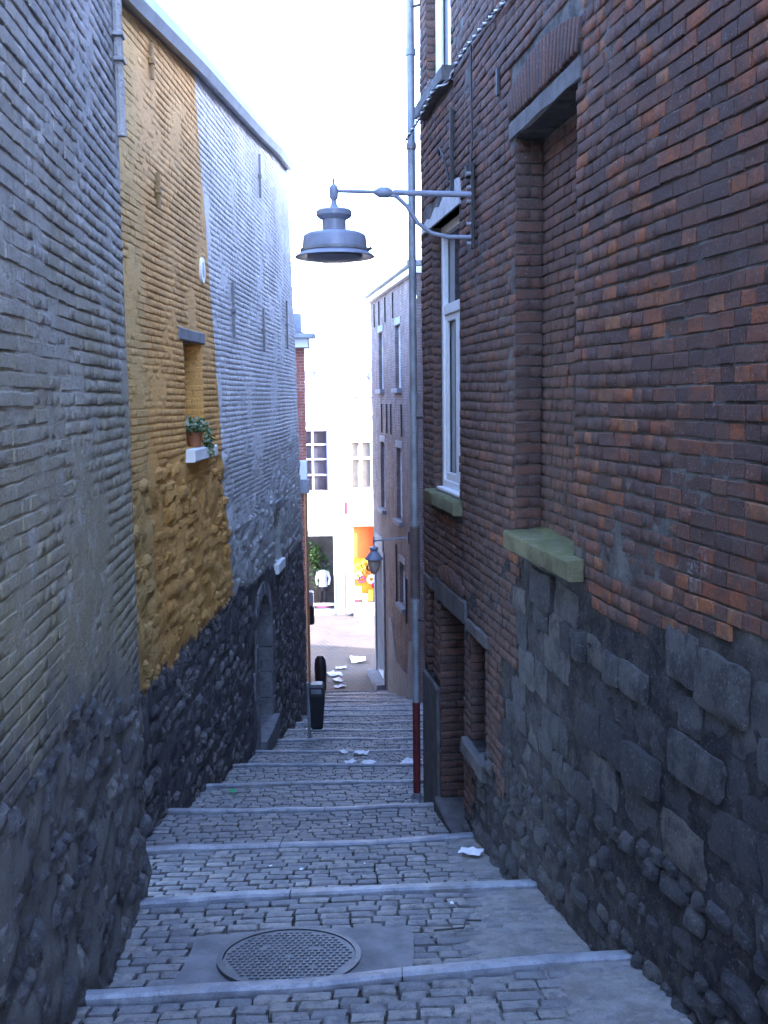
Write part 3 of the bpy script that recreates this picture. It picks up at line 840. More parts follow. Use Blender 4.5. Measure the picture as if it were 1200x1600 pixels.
# gable end past the corner, back and roof of the house
e0 = LRW.pt(RW_END, 0); 
body = merge(([(e0[0], e0[1], 3.0), (e0[0] + 6, e0[1] + .9, 3.0), (e0[0] + 6, e0[1] + .9, 14.2), (e0[0], e0[1], 14.2)], [(0, 3, 2, 1)]),
             ([(2.83, -4, 14.2), (e0[0] + .73, 5.0, 14.2), (e0[0], e0[1], 14.2), (e0[0] + 6, e0[1] + .9, 14.2), (9, -4, 14.2)], [(0, 1, 2, 3, 4)]),
             ([(9, -4, 3), (2.83, -4, 3), (2.83, -4, 14.2), (9, -4, 14.2)], [(0, 3, 2, 1)]),
             ([(9, -4, 3), (e0[0] + 6, e0[1] + .9, 3), (e0[0] + 6, e0[1] + .9, 14.2), (9, -4, 14.2)], [(0, 1, 2, 3)]))
body[0][5] = (1.12, 5.0, 14.2)
obj('gable_and_back_wall', body, M['farbrick'], rb)
# irons, vent, hook
anc = obj('wall_anchor', merge(wbox(LRW, 12.60, 12.635, 10.62, 11.26, .02, .05, .005), tube([LRW.pt(12.62, 10.72, .06), LRW.pt(12.66, 10.9, .09), LRW.pt(12.78, 11.0, .10), LRW.pt(12.85, 10.96, .09)], .010, 6)), M['iron'], rb)
obj('wall_anchor', merge(wbox(LRW, 9.18, 9.22, 10.9, 11.3, .02, .05, .005), wbox(LRW, 9.14, 9.26, 10.88, 10.92, .02, .045, .005)), M['iron'], rb)
obj('wall_anchor', merge(wbox(LRW, 11.24, 11.28, 10.98, 11.16, .008, .03, .004)), M['iron'], rb)
# downpipe at the corner
PX, PY = .300, 9.99
pz = lambda z: (PX, PY, z)
dp = obj('downpipe', tube([pz(5.95), pz(14.2)], .037, 14), M['zinc'], rb, smooth=True)
obj('lower_pipe', tube([pz(4.98), pz(5.96)], .038, 14), M['red'], dp, smooth=True)
obj('pipe_shoe', tube([pz(5.02), pz(4.93), (PX - .03, PY - .12, 4.875), (PX - .06, PY - .22, 4.86)], .05, 12), M['zinc'], dp, smooth=True)
for z in (13.1, 11.35, 9.0, 7.0, 7.75, 12.2): obj('pipe_collar', lathe([(.036, -.03), (.046, -.03), (.048, 0), (.046, .03), (.036, .03)], pz(z), 14), M['zinc'], dp, smooth=True)
for z in (12.6, 10.9, 8.8, 6.8): obj('pipe_bracket', tube([pz(z), (.40, 9.92, z)], .012, 6), M['iron'], dp)
obj('pipe_socket', tube([pz(7.0), pz(7.75)], .047, 14), M['rustpipe'], dp, smooth=True)

# ================================================================== LEFT: GREY PAINTED HOUSE
lg = root('grey_house', 'nearest house on the left with weathered grey painted brick wall and rough stone foot', 'house', (-1.2, 2.0, 0))
gzl = lambda s: gz(LLG.pt(s, 0)[0] + .15, LLG.y(s))
plinth_g = lambda s: 7.70 - (s - 7.38) * .17 + .10 * math.sin(s * 2.3)
PLAST = [(8.6, 9.75, 8.0, 8.95)]
def plaster(s, z):
    v = float(vnoise(s * .55 + 4, z * .4 + 2)) + .35 * float(vnoise(s * 1.7, z * 1.4))
    k = .010 * min(max((v - .28) / .15, 0), 1)
    if z > 9.9: k = max(k, .006 * min(max((v + .05) / .25, 0), 1))
    w = .05 * float(vnoise(s * 9, z * 9)); e = min(s - 8.68 + w, 9.62 - s + w, z - 8.1 + w * 2, 8.93 - z + w)
    k = max(k, .007 * min(max(e / .12, 0), 1))
    return k
LGE = LLG.len
obj('near_wall', sheet(LLG, 0, 3.0, 4.5, 13.0, [], 0, .3, .006), M['grey'], lg)
wg = obj('wall', sheet(LLG, 3.0, LGE, 4.5, 13.0, [], -.002, .05, .006, None, lambda s, z: plaster(s, z) + grit(s, z, .007) + (grit(s * .5, z * .5, .04) if z < plinth_g(s) else 0)), M['grey'], lg, smooth=True)
gb = Field('painted_brick', 'painted_bricks', 'softbrick', 'grey', wg, 250)
lay_bricks(gb, LLG, 4.0, LGE - .01, 6.4, 13.0, .066, .010, lambda r: random.choice((.11, .115, .12, .2, .21)), .0045, .03, [], lambda s, z: z > plinth_g(s), .007, lambda s, z: random.random(), .003)
gb.build()
gs = Field('rubble_stone', 'rubble_stones', 'stone', 'greystone', wg, 200)
lay_stones(gs, LLG, 4.0, LGE, lambda s: gzl(s) - .1, lambda s: plinth_g(s) + .05, (.055, .13), (.07, .21), .014, .08, [], None, lambda s, z: random.random() * .8)
gs.build()
# end of the house where it steps forward of its neighbour
a = LLG.pt(LGE, 0); ret = Line([a[:2], (-3.2, 6.36 + .05)], 'L')
obj('end_wall', sheet(ret, 0, ret.len, 4.5, 13.0, [], 0, .2, .006), M['grey'], lg)
obj('back_and_roof', merge(([(a[0], a[1], 13.0), (-.69, -4, 13.0), (-8, -4, 13.0), (-8, 6.4, 13.0)], [(0, 1, 2, 3)]), ([(-.69, -4, 4), (-8, -4, 4), (-8, -4, 13.0), (-.69, -4, 13.0)], [(0, 1, 2, 3)]), ([(-8, -4, 4), (-8, 6.4, 4), (-8, 6.4, 13.0), (-8, -4, 13.0)], [(0, 1, 2, 3)])), M['slate'], lg)
cd = obj('conduit', tube([LLG.pt(LGE - .10, 10.55, .04), LLG.pt(LGE - .10, 12.6, .04)], .028, 8), M['grey'], lg, smooth=True)
for z in (10.98, 11.12, 12.0): obj('clip', wbox(LLG, LGE - .15, LGE - .05, z - .012, z + .012, .012, .075, .004), M['zinc'], cd)

# ================================================================== LEFT: OCHRE AND WHITE HOUSE
lo = root('painted_house', 'house on the left painted ochre and white above bare dark rubble', 'house', (-2.0, 13.0, 0))
gzo = lambda s: gz(LLO.pt(s, 0)[0] + .2, LLO.y(s))
OW = (4.34, 5.24, 8.5, 9.60); OD = (8.33, 9.62, 3.7, 6.08); ON = (10.30, 10.92, 6.32, 7.18); OS = (12.06, 12.24, 5.9, 6.72)
OH = [OW, OD, ON, OS]
OE = LLO.len
send = lambda z: float(np.interp(z, [3, 6.0, 9.9, 13.3], [15.55, 15.2, 14.5, 13.45]))
rooff = lambda s: float(np.interp(s, [0, 2.6, 5.2, 9.4, 13.5, 16], [12.05, 12.23, 12.5, 12.84, 13.24, 13.5]))
def bulge(s, z): return .05 * float(vnoise(s * .5, z * .6)) + (.03 * max(0, 6.5 - z) * .3)
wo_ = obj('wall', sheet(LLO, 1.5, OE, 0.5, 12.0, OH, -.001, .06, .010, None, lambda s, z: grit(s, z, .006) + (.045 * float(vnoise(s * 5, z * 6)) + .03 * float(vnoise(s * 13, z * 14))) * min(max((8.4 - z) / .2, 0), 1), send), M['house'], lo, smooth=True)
V, Fc = [], []
n = 40
for i in range(n + 1): s = 13.6 * i / n; V += [LLO.pt(s, 12.0, -.004), LLO.pt(s, rooff(s), -.004)]
for i in range(n): Fc.append((2 * i, 2 * i + 2, 2 * i + 3, 2 * i + 1))
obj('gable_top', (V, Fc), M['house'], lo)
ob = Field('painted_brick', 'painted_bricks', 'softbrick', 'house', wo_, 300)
AVO = OH + [(4.15, 5.32, 9.59, 9.74), (4.3, 5.5, 8.3, 8.5)]
brk_lo = lambda s: 8.32 + .12 * math.sin(s * 2.1) if s < 6.4 else 7.6 + .25 * math.sin(s * 1.3)
lay_bricks(ob, LLO, 1.5, OE - .01, 6.8, 13.5, .066, .010, lambda r: random.choice((.11, .12, .2, .21)), .005, .03, AVO, lambda s, z: brk_lo(s) < z < rooff(s) - .03 and s < send(z) - .05, .008, lambda s, z: random.random(), .003)
Lj = [LLO.pt(OW[1], 0, 0)[:2], LLO.pt(OW[1], 0, -.30)[:2]]
ob.build()
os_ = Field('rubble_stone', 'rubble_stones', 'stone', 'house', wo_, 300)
lay_stones(os_, LLO, 1.5, 6.6, lambda s: gzo(s) - .1, lambda s: brk_lo(s) + .02, (.08, .20), (.10, .32), .016, .10, OH + [(4.3, 5.5, 8.3, 8.5)], None, lambda s, z: random.random() * .85)
lay_stones(os_, LLO, 6.6, OE - .02, lambda s: gzo(s) - .1, lambda s: brk_lo(s) + .02, (.08, .18), (.10, .30), .010, .08, OH + [(8.0, 9.95, 3.5, 6.3), (10.2, 11.05, 6.1, 7.35)], lambda s, z: s < send(z) - .08, lambda s, z: random.random() * .85)
os_.build()
# window niche with lintel, sill
ow = obj('window', wbox(LLO, OW[0], OW[1], OW[2], OW[3], -.40, -.34), M['glass'], lo)
obj('reveal', reveal(LLO, *OW, .36, back=False), M['house'], lo)
jb = Line(Lj, 'R'); nn = jb.at(.01)[2]
if nn.y > 0: jb = Line(Lj, 'L')
jf = Field('painted_brick', 'painted_bricks', 'softbrick', 'house', ow, 60)
lay_bricks(jf, jb, 0, .30, OW[2], OW[3], .066, .010, lambda r: .15, .008, .03, [], None, .003, lambda s, z: random.random() * .6, .003)
jf.build()
obj('lintel', stone_block(LLO, 4.16, 5.32, 9.60, 9.725, -.3, .02, .004, 4), M['bluestone'], lo)
obj('sill', stone_block(LLO, 4.30, 5.46, 8.36, 8.49, -.3, .10, .004, 5), M['whitewash'], lo)
# small openings lower down the white wall
obj('reveal', reveal(LLO, *ON, .30, back=True), M['house'], lo); obj('reveal', reveal(LLO, *OS, .25, back=True), M['house'], lo)
obj('small_lintel', stone_block(LLO, 10.2, 11.02, 7.18, 7.33, -.2, .03, .008, 4), M['bluestone'], lo)
obj('small_sill', stone_block(LLO, 10.22, 11.02, 6.16, 6.32, -.25, .07, .006, 4), M['whitewash'], lo)
# arched doorway: spandrel, voussoirs, quoins, leaf, threshold
sc_, rr_ = (OD[0] + OD[1]) / 2, (OD[1] - OD[0]) / 2; zs_ = OD[3] - .62
poly = [(OD[0], zs_)] + [(sc_ - rr_ * math.cos(a), zs_ + .60 * math.sin(a)) for a in np.linspace(0, math.pi, 15)] + [(OD[1], zs_), (OD[1] + .0, OD[3] + .02), (OD[0], OD[3] + .02)]
poly = [(sc_ - rr_ * math.cos(a), zs_ + .60 * math.sin(a)) for a in np.linspace(0, math.pi, 15)]
for half in (poly[:8], poly[7:]):
    corner = (OD[0], OD[3] + .03) if half is poly[:8] or half[0][0] < sc_ - .1 else (OD[1], OD[3] + .03)
    P2 = list(half) + [(sc_, OD[3] + .03), corner] if half[0][0] < sc_ - .1 else list(half) + [corner, (sc_, OD[3] + .03)]
    solid(obj('arch_spandrel', prism(LLO, P2, -.36, .006), M['archstone'], lo))
angs = np.linspace(0, math.pi, 10)
for a0, a1 in zip(angs, angs[1:]):
    pr = lambda a, k: (sc_ - (rr_ + k) * math.cos(a), zs_ + (.60 + k) * math.sin(a))
    e = .012
    solid(obj('arch_stone', prism(LLO, [pr(a0 + e, .01), pr(a1 - e, .01), pr(a1 - e, .20), pr(a0 + e, .20)], -.02, .012 + random.uniform(0, .012)), M['archstone'], lo))
z = 3.75
hs = [.55, .42, .40, .36]
for kk, h in enumerate(hs):
    for side in (0, 1):
        L_ = (.34, .2)[(kk + side) % 2]
        s0, s1 = (OD[0] - L_, OD[0] + .0) if side == 0 else (OD[1], OD[1] + L_)
        obj('jamb_stone', stone_block(LLO, s0, s1, z, z + h - .012, -.36, .022 + random.uniform(0, .012), .006, 3), M['archstone'], lo)
    z += h
ol = obj('door', wbox(LLO, OD[0], OD[1], OD[2], OD[3], -.40, -.36), M['wood'], lo)
for i in range(6): obj('plank', wbox(LLO, OD[0] + .02 + i * .21, OD[0] + .22 + i * .21, OD[2] + .1, OD[3] - .05, -.36, -.342, .006), M['wood'], ol)
obj('threshold', stone_block(LLO, OD[0] - .05, OD[1] + .05, 3.72, 4.02, -.36, .12, .006, 4), M['archstone'], lo)
# irons
for s, z0, z1, mm in ((3.35, 11.85, 12.17, 'ironpaint'), (3.42, 10.74, 11.06, 'ironpaint'), (9.48, 11.97, 12.6, 'irongrey'), (7.04, 9.76, 10.47, 'irongrey'), (9.5, 9.71, 10.35, 'irongrey'), (12.5, 9.89, 10.74, 'irongrey')):
    an = obj('wall_anchor', merge(wbox(LLO, s - .018, s + .018, z0, z1, .02, .05, .005), wbox(LLO, s - .035, s + .035, (z0 + z1) / 2 - .03, (z0 + z1) / 2 + .03, .01, .058, .006)), M[mm], lo)
# verge, roof, end wall
V, Fc = [], []
sec = [(-.25, .02), (.10, -.03), (.14, .06), (.13, .17), (-.25, .20)]; n = 30; q = len(sec)
for i in range(n + 1):
    s = 13.5 * i / n
    for o, dz in sec: V.append(LLO.pt(s, rooff(s) + dz, o))
for i in range(n):
    for k in range(q): a, c = i * q + k, i * q + (k + 1) % q; Fc.append((a, c, c + q, a + q))
Fc += [tuple(range(q)), tuple(reversed(range(n * q, n * q + q)))]
solid(obj('roof_verge', (V, Fc), M['zincroof'], lo))
p1 = LLO.pt(OE, 0)
V, Fc = [], []
for z in np.linspace(.3, 13.3, 30):
    q_ = LLO.pt(send(z), 0, -.004); V += [(q_[0], q_[1], z), (-8, q_[1] + .3, z)]
Fc = [(2 * i, 2 * i + 1, 2 * i + 3, 2 * i + 2) for i in range(29)]
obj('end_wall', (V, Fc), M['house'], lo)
obj('roof', merge(([LLO.pt(0, 12.1, -.2), LLO.pt(7, 12.65, -.2), LLO.pt(13.5, 13.3, -.2), (-8, 19.8, 11.0), (-8, 6.2, 11.0)], [(0, 1, 2, 3, 4)])), M['slate'], lo)

# ================================================================== FAR RIGHT HOUSE
fr = root('far_brick_house', 'mauve brick house at the foot of the steps with two columns of narrow windows', 'house', (.4, 28, 0))
FH = []
def fwin(s0, s1, z0, z1, sill=True):
    FH.append((s0, s1, z0, z1)); return (s0, s1, z0, z1)
FW = [fwin(5.55, 6.4, 9.24, 10.92), fwin(2.45, 3.3, 9.24, 10.92), fwin(5.4, 6.25, 5.66, 7.66), fwin(2.4, 3.25, 5.66, 7.62), fwin(2.1, 2.95, 3.35, 4.5)]
FD = fwin(5.9, 7.5, .25, 4.05)
wf = obj('wall', sheet(LFR, 0, LFR.len, -.3, 12.1, FH, 0, .4, .006), M['farbrick'], fr)
for h in FW:
    obj('reveal', reveal(LFR, *h, .16, back=False), M['farbrick'], fr)
    w = obj('window', wbox(LFR, h[0], h[1], h[2], h[3], -.18, -.15), M['glass'], fr)
    zt = h[2] + (h[3] - h[2]) * .68
    obj('frame', merge(wbox(LFR, h[0], h[0] + .06, h[2], h[3], -.149, -.10), wbox(LFR, h[1] - .06, h[1], h[2], h[3], -.149, -.10), wbox(LFR, h[0] + .06, h[1] - .06, h[2], h[2] + .07, -.149, -.10), wbox(LFR, h[0] + .06, h[1] - .06, h[3] - .06, h[3], -.149, -.10), wbox(LFR, h[0] + .06, h[1] - .06, zt, zt + .06, -.149, -.105)), M['white'], w)
    obj('sill', stone_block(LFR, h[0] - .1, h[1] + .1, h[2] - .13, h[2] - .005, -.12, .12, .004, 2), M['bluestone'], w)
    obj('lintel', stone_block(LFR, h[0] - .1, h[1] + .1, h[3] + .003, h[3] + .2, -.12, .02, .004, 2), M['fargrey'], w)
fd = obj('door', wbox(LFR, FD[0], FD[1], FD[2], FD[3], -.34, -.30), M['wood'], fr)
obj('reveal', reveal(LFR, *FD, .30, back=False), M['whitewash'], fr)
obj('door_surround', merge(wbox(LFR, FD[0] - .22, FD[0] - .005, .1, 4.3, -.02, .05), wbox(LFR, FD[1] + .005, FD[1] + .22, .1, 4.3, -.02, .05), wbox(LFR, FD[0] - .0, FD[1] + .0, 4.055, 4.75, -.02, .04)), M['bluestone'], fr)
obj('door_step', stone_block(LFR, FD[0] - .2, FD[1] + .2, -.1, .22, -.3, .3, .006, 3), M['bluestone'], fr)
for s in (5.9, 4.95, 4.15, 2.35): obj('wall_anchor', wbox(LFR, s - .03, s + .03, 7.95, 8.8, .0, .04), M['iron'], fr)
for s in (7.2, 6.2, 5.0, 3.6): obj('wall_anchor', wbox(LFR, s - .03, s + .03, 11.15, 11.85, .0, .04), M['iron'], fr)
for s, z0, z1 in ((3.45, 3.2, 4.9), (1.85, 3.0, 4.2)): obj('shutter_iron', wbox(LFR, s - .03, s + .03, z0, z1, .0, .04), M['iron'], fr)
solid(obj('render_patch', prism(LFR, [(0, -.1), (.2, 1.9), (.9, 2.7), (1.4, 2.6), (1.7, 1.6), (2.6, 1.5), (3.6, 1.5), (4.4, 2.6), (4.9, 2.5), (5.1, .4), (5.1, -.2), (0, -.2)], -.01, .03), M['fargrey'], fr))
obj('cornice', stone_block(LFR, -.05, LFR.len + .15, 11.95, 12.1, -.2, .14, .004, 4), M['whitewash'], fr)
obj('gutter', stone_block(LFR, -.05, LFR.len + .15, 12.12, 12.25, -.2, .24, .004, 4), M['zinc'], fr)
c0, c1 = FR
obj('side_and_back_wall', merge(([(c1[0], c1[1], -.3), (8, c1[1] + .4, -.3), (8, c1[1] + .4, 12.1), (c1[0], c1[1], 12.1)], [(0, 1, 2, 3)]), ([(c0[0], c0[1], -.3), (8, c0[1], -.3), (8, c0[1], 12.1), (c0[0], c0[1], 12.1)], [(0, 3, 2, 1)]), ([(8, 25, -.3), (8, 33.4, -.3), (8, 33.4, 12.1), (8, 25, 12.1)], [(0, 1, 2, 3)])), M['farbrick'], fr)
obj('roof', ([(c0[0], c0[1], 12.2), (c1[0], c1[1], 12.2), (8, 33.4, 12.2), (8, 25, 12.2), (5, 29, 14.2)], [(0, 1, 4), (1, 2, 4), (2, 3, 4), (3, 0, 4)]), M['slate'], fr)
# added house behind the downpipe, raised to keep sun off the left walls
nb = root('shading_neighbour_house', 'plain brick house set back behind the grey downpipe, added and raised to shade the left walls', 'house', (1.1, 17, 0))
LNB = Line([(.98, 10.4), (1.0, 24.4)], 'R')
obj('wall', merge(sheet(LNB, 0, LNB.len, .3, 14.4, [(4, 5, 8, 10), (9, 10, 7, 9)], 0, .5, .006), ([(.98, 10.4, 2), (8, 10.9, 2), (8, 10.9, 14.4), (.98, 10.4, 14.4)], [(0, 1, 2, 3)]), ([(1.0, 24.4, .2), (8, 24.4, .2), (8, 24.4, 14.4), (1.0, 24.4, 14.4)], [(0, 3, 2, 1)])), M['farbrick'], nb)
for h in ((4, 5, 8, 10), (9, 10, 7, 9)):
    obj('window', wbox(LNB, *h, -.2, -.15), M['glass'], nb); obj('reveal', reveal(LNB, *h, .15, back=False), M['farbrick'], nb)
obj('roof', ([(.98, 10.4, 14.4), (8, 10.9, 14.4), (8, 24.4, 14.4), (1.0, 24.4, 14.4)], [(0, 1, 2, 3)]), M['slate'], nb)

# ================================================================== FAR LEFT RED BRICK HOUSE
rl = root('red_brick_house', 'red brick house corner peeping out past the white wall', 'house', (-2.6, 26, 0))
obj('wall', merge(([(-8, 24.2, 0.3), (-1.80, 24.0, 0.3), (-1.80, 24.0, 10.15), (-8, 24.2, 10.15)], [(0, 1, 2, 3)]), ([(-1.80, 24.0, .0), (-2.75, 33, .0), (-2.75, 33, 10.15), (-1.80, 24, 10.15)], [(0, 1, 2, 3)]), ([(-2.75, 33, 0), (-9, 33, 0), (-9, 33, 10.15), (-2.75, 33, 10.15)], [(0, 1, 2, 3)])), M['redbrick'], rl)
obj('cornice', box(-8, -1.70, 23.75, 24.3, 10.16, 10.36), M['whitewash'], rl)
obj('eaves_gutter', box(-8, -1.55, 23.6, 24.3, 10.37, 10.47), M['zinc'], rl)
obj('chimney', bevbox(-2.12, -1.92, 24.6, 24.9, 10.5, 11.0, .02), M['zincroof'], rl)
obj('canopy', merge(box(-2.3, -1.78, 23.72, 23.99, 7.12, 7.55)), M['whitewash'], rl)
obj('canopy_gutter', box(-2.05, -1.74, 23.66, 23.98, 6.80, 7.11), M['zinc'], rl)
obj('copper_downpipe', tube([(-1.835, 23.93, 6.8), (-1.85, 23.93, 1.2)], .035, 10), M['copper'], rl, smooth=True)
obj('gable_roof', ([(-8, 24.2, 10.5), (-1.8, 24, 10.5), (-2.75, 33, 10.5), (-9, 33, 10.5), (-5.5, 28.5, 13)], [(0, 1, 4), (1, 2, 4), (2, 3, 4), (3, 0, 4)]), M['slate'], rl)

# ================================================================== SHOPS ACROSS THE STREET
def far_house(name, label, x0, x1, zt, holes, mat, loc):
    r = root(name, label, 'shop', loc)
    L = Line([(x0, 42.0), (x1, 42.0)], 'L'); hs = [(a - x0, b - x0, c, d) for a, b, c, d in holes]
    obj('wall', sheet(L, 0, x1 - x0, -.2, zt, hs, 0, .5, .004), mat, r)
    for h in hs: obj('reveal', reveal(L, *h, .2, back=False), mat, r)
    obj('body', merge(([(x0, 42, -.2), (x0, 50, -.2), (x0, 50, zt), (x0, 42, zt)], [(0, 3, 2, 1)]), ([(x1, 42, -.2), (x1, 50, -.2), (x1, 50, zt), (x1, 42, zt)], [(0, 1, 2, 3)])), mat, r)
    obj('roof', ([(x0, 41.7, zt + .15), (x1, 41.7, zt + .15), (x1, 46, zt + 2.6), (x0, 46, zt + 2.6), (x0, 50, zt), (x1, 50, zt)], [(0, 1, 2, 3), (3, 2, 5, 4)]), M['paleroof'], r)
    return r
def bars(x0, x1, z0, z1, y=41.98, vs=(), hs=(), t=.07):
    P = [box(x0, x0 + t, y, y + .06, z0, z1), box(x1 - t, x1, y, y + .06, z0, z1), box(x0 + t, x1 - t, y, y + .06, z0, z0 + t), box(x0 + t, x1 - t, y, y + .06, z1 - t, z1)]
    for v in vs: P.append(box(v - t / 2, v + t / 2, y + .003, y + .057, z0 + t, z1 - t))
    for h in hs: P.append(box(x0 + t, x1 - t, y + .006, y + .054, h - t / 2, h + t / 2))
    return merge(*P)
sl = far_house('shop_house', 'white shop house across the street with mannequin window on the left', -9, -1.62, 10.9, [(-3.3, -2.02, .15, 3.42), (-3.5, -2.26, 5.15, 7.72), (-3.4, -2.66, 9.15, 10.15)], M['whitewash'], (-5, 42, 0))
w = obj('display_window', box(-3.3, -2.02, 42.75, 42.8, .15, 3.42), M['dimback'], sl); obj('frame', bars(-3.3, -2.02, .15, 3.42, 41.97, (), (.45,), .09), M['white'], w)
w = obj('window', box(-3.5, -2.26, 42.15, 42.18, 5.15, 7.72), M['glass'], sl); obj('frame', bars(-3.5, -2.26, 5.15, 7.72, 42.05, (-2.9,), (5.85, 6.5, 7.1), .07), M['lilac'], w)
w = obj('window', box(-3.4, -2.66, 42.15, 42.18, 9.15, 10.15), M['lilac'], sl); obj('frame', bars(-3.4, -2.66, 9.15, 10.15, 42.05, (-3.03,), (9.65,), .07), M['white'], w)
obj('ledge', box(-9, -1.95, 41.85, 42.0, 8.78, 8.98), M['whitewash'], sl); obj('ledge', box(-9, -1.70, 41.86, 42.0, 7.98, 8.06), M['zinc'], sl)
obj('fascia', box(-9, -2.0, 41.9, 42.0, 3.5, 4.15), M['whitewash'], sl)
obj('fascia_line', box(-9, -2.0, 41.88, 41.9, 3.48, 3.53), M['lilac'], sl); obj('fascia_line', box(-9, -2.0, 41.88, 41.899, 3.78, 3.82), M['lilac'], sl)
obj('shop_pier', merge(box(-1.98, -1.66, 41.9, 42.0, .02, 1.7)), M['lilac'], sl); obj('corner_pipe', tube([(-1.60, 41.93, .02), (-1.60, 41.93, 3.85)], .05, 10), M['zinc'], sl, smooth=True)
sr = far_house('ornament_shop', 'white shop house across the street with orange display window', -1.6, 9, 8.9, [(-1.35, -.22, .42, 3.78), (-1.40, -.42, 5.2, 7.28)], M['whitewash'], (3, 42, 0))
w = obj('display_window', box(-1.35, -.22, 42.75, 42.8, .42, 3.78), M['curtain'], sr)
obj('backdrop', box(-1.34, -.24, 42.25, 42.28, 2.35, 3.76), M['orange'], w); obj('backdrop', box(-1.34, -.24, 42.4, 42.42, .5, 2.35), M['yellow'], w)
rr = random.Random(4)
for i, (x, z, r, mm) in enumerate(((-1.1, 1.95, .2, 'yellow'), (-.8, 2.1, .22, 'yellow'), (-1.12, 1.6, .17, 'paper'), (-.62, 1.95, .16, 'brownd'), (-.95, 1.45, .16, 'crimson'), (-.55, 1.45, .2, 'paper'), (-1.2, 1.35, .14, 'brownd'), (-.75, 1.75, .14, 'orange'), (-.42, 1.2, .14, 'crimson'))):
    d = lathe([(r * .42, -.03), (r, -.03), (r * 1.02, 0), (r, .03), (r * .42, .03), (r * .42, -.03)], (0, 0, 0), 18)
    obj('ornament_disc', xf(d, Matrix.Translation((x, 42.18, z)) @ Matrix.Rotation(rad(90), 4, 'X')), M[mm], w, smooth=True)
for x0, x1, z0, z1, mm in ((-1.3, -1.0, .62, 1.15, 'paper'), (-.95, -.75, .5, .85, 'paper'), (-1.25, -1.1, .46, .62, 'crimson'), (-.7, -.5, .55, 1.0, 'yellow'), (-.45, -.3, .46, .9, 'crimson'), (-.72, -.6, .46, .55, 'brownd')):
    obj('display_box', bevbox(x0, x1, 42.08, 42.2, z0, z1, .015), M[mm], w)
obj('frame', bars(-1.35, -.22, .42, 3.78, 41.97, (), (), .06), M['white'], w)
w = obj('window', box(-1.40, -.42, 42.15, 42.18, 5.2, 7.28), M['curtain'], sr); obj('frame', bars(-1.40, -.42, 5.2, 7.28, 42.03, (-.93,), (6.52,), .11), M['white'], w)
obj('plinth', box(-1.55, -1.37, 41.88, 42.0, .02, .85), M['bluestone'], sr); obj('ledge', box(-1.58, 9, 41.86, 42, 8.25, 8.33), M['whitewash'], sr)
obj('shop_step', box(-1.3, .2, 41.6, 42.0, .0, .12), M['bluestone'], sr)
obj('small_red_sign', box(-1.62, -1.50, 41.7, 41.74, 4.25, 4.75), M['crimson'], sr)
# mannequin and plant in the shop window
mq = root('mannequin', 'dark-haired mannequin in white jacket and dark trousers standing in the left shop window', 'mannequin', (-2.6, 42.45, .3))
def blob(rings, n=12):
    V, Fc = [], []
    for cx, cy, cz, rx, ry in rings:
        for k in range(n): a = 2 * math.pi * k / n; V.append((cx + rx * math.cos(a), cy + ry * math.sin(a), cz))
    for i in range(len(rings) - 1):
        for k in range(n): a, b = i * n + k, i * n + (k + 1) % n; Fc.append((a, b, b + n, a + n))
    return V, Fc + [tuple(reversed(range(n))), tuple(range((len(rings) - 1) * n, len(rings) * n))]
X, Y = -2.6, 42.45
obj('head', blob([(X, Y, 1.82, .05, .05), (X, Y, 1.88, .06, .06), (X, Y, 1.95, .085, .095), (X, Y, 2.04, .09, .10), (X, Y, 2.12, .06, .07)]), M['darkcloth'], mq, smooth=True)
obj('jacket', merge(blob([(X, Y, 1.12, .18, .12), (X, Y, 1.35, .16, .11), (X, Y, 1.6, .2, .13), (X, Y, 1.78, .2, .1), (X, Y, 1.84, .06, .06)]), tube([(X - .2, Y, 1.74), (X - .28, Y, 1.45), (X - .24, Y - .08, 1.2)], [.065, .055, .045], 8), tube([(X + .2, Y, 1.74), (X + .28, Y, 1.45), (X + .24, Y - .08, 1.2)], [.065, .055, .045], 8)), M['paper'], mq, smooth=True)
obj('trousers', merge(blob([(X, Y, .95, .17, .12), (X, Y, 1.14, .16, .115)]), tube([(X - .09, Y, 1.0), (X - .1, Y, .65), (X - .1, Y, .36)], [.09, .07, .055], 8), tube([(X + .09, Y, 1.0), (X + .1, Y, .65), (X + .1, Y, .36)], [.09, .07, .055], 8)), M['darkcloth'], mq, smooth=True)
obj('base', lathe([(0.001, .0), (.34, .0), (.34, .08), (.001, .08)], (X, Y, .28), 20), M['pink'], mq, smooth=True)
def leaves(c, rx, ry, rz, n, size, seed, droop=0):
    r = random.Random(seed); V, Fc = [], []
    for i in range(n):
        d = Vector((r.gauss(0, 1), r.gauss(0, 1), r.gauss(0, 1))).normalized() * (r.random() ** .4)
        p = Vector((c[0] + d.x * rx, c[1] + d.y * ry, c[2] + d.z * rz))
        a = Vector((r.gauss(0, 1), r.gauss(0, 1), r.gauss(0, .6) - droop)).normalized(); b = a.orthogonal().normalized(); b = (Matrix.Rotation(r.uniform(0, 6.28), 3, a) @ b)
        l, wd = size * r.uniform(.6, 1.3), size * r.uniform(.3, .5); nrm = a.cross(b) * wd * .3; k = len(V)
        V += [tuple(p), tuple(p + a * l * .5 + b * wd + nrm), tuple(p + a * l), tuple(p + a * l * .5 - b * wd + nrm)]
        Fc += [(k, k + 1, k + 2), (k, k + 2, k + 3)]
    return V, Fc
pw = root('shop_plant', 'tall leafy plant behind the mannequin in the shop window', 'plant', (-2.95, 42.5, .3))
obj('stem', tube([(-2.95, 42.5, .3), (-2.93, 42.5, 1.5), (-2.9, 42.5, 2.6)], [.03, .02, .01], 6), M['wood'], pw)
obj('foliage', merge(leaves((-2.95, 42.5, 2.5), .30, .2, .5, 120, .2, 2), leaves((-2.75, 42.55, 1.9), .42, .2, .9, 110, .2, 3)), M['leaf'], pw)

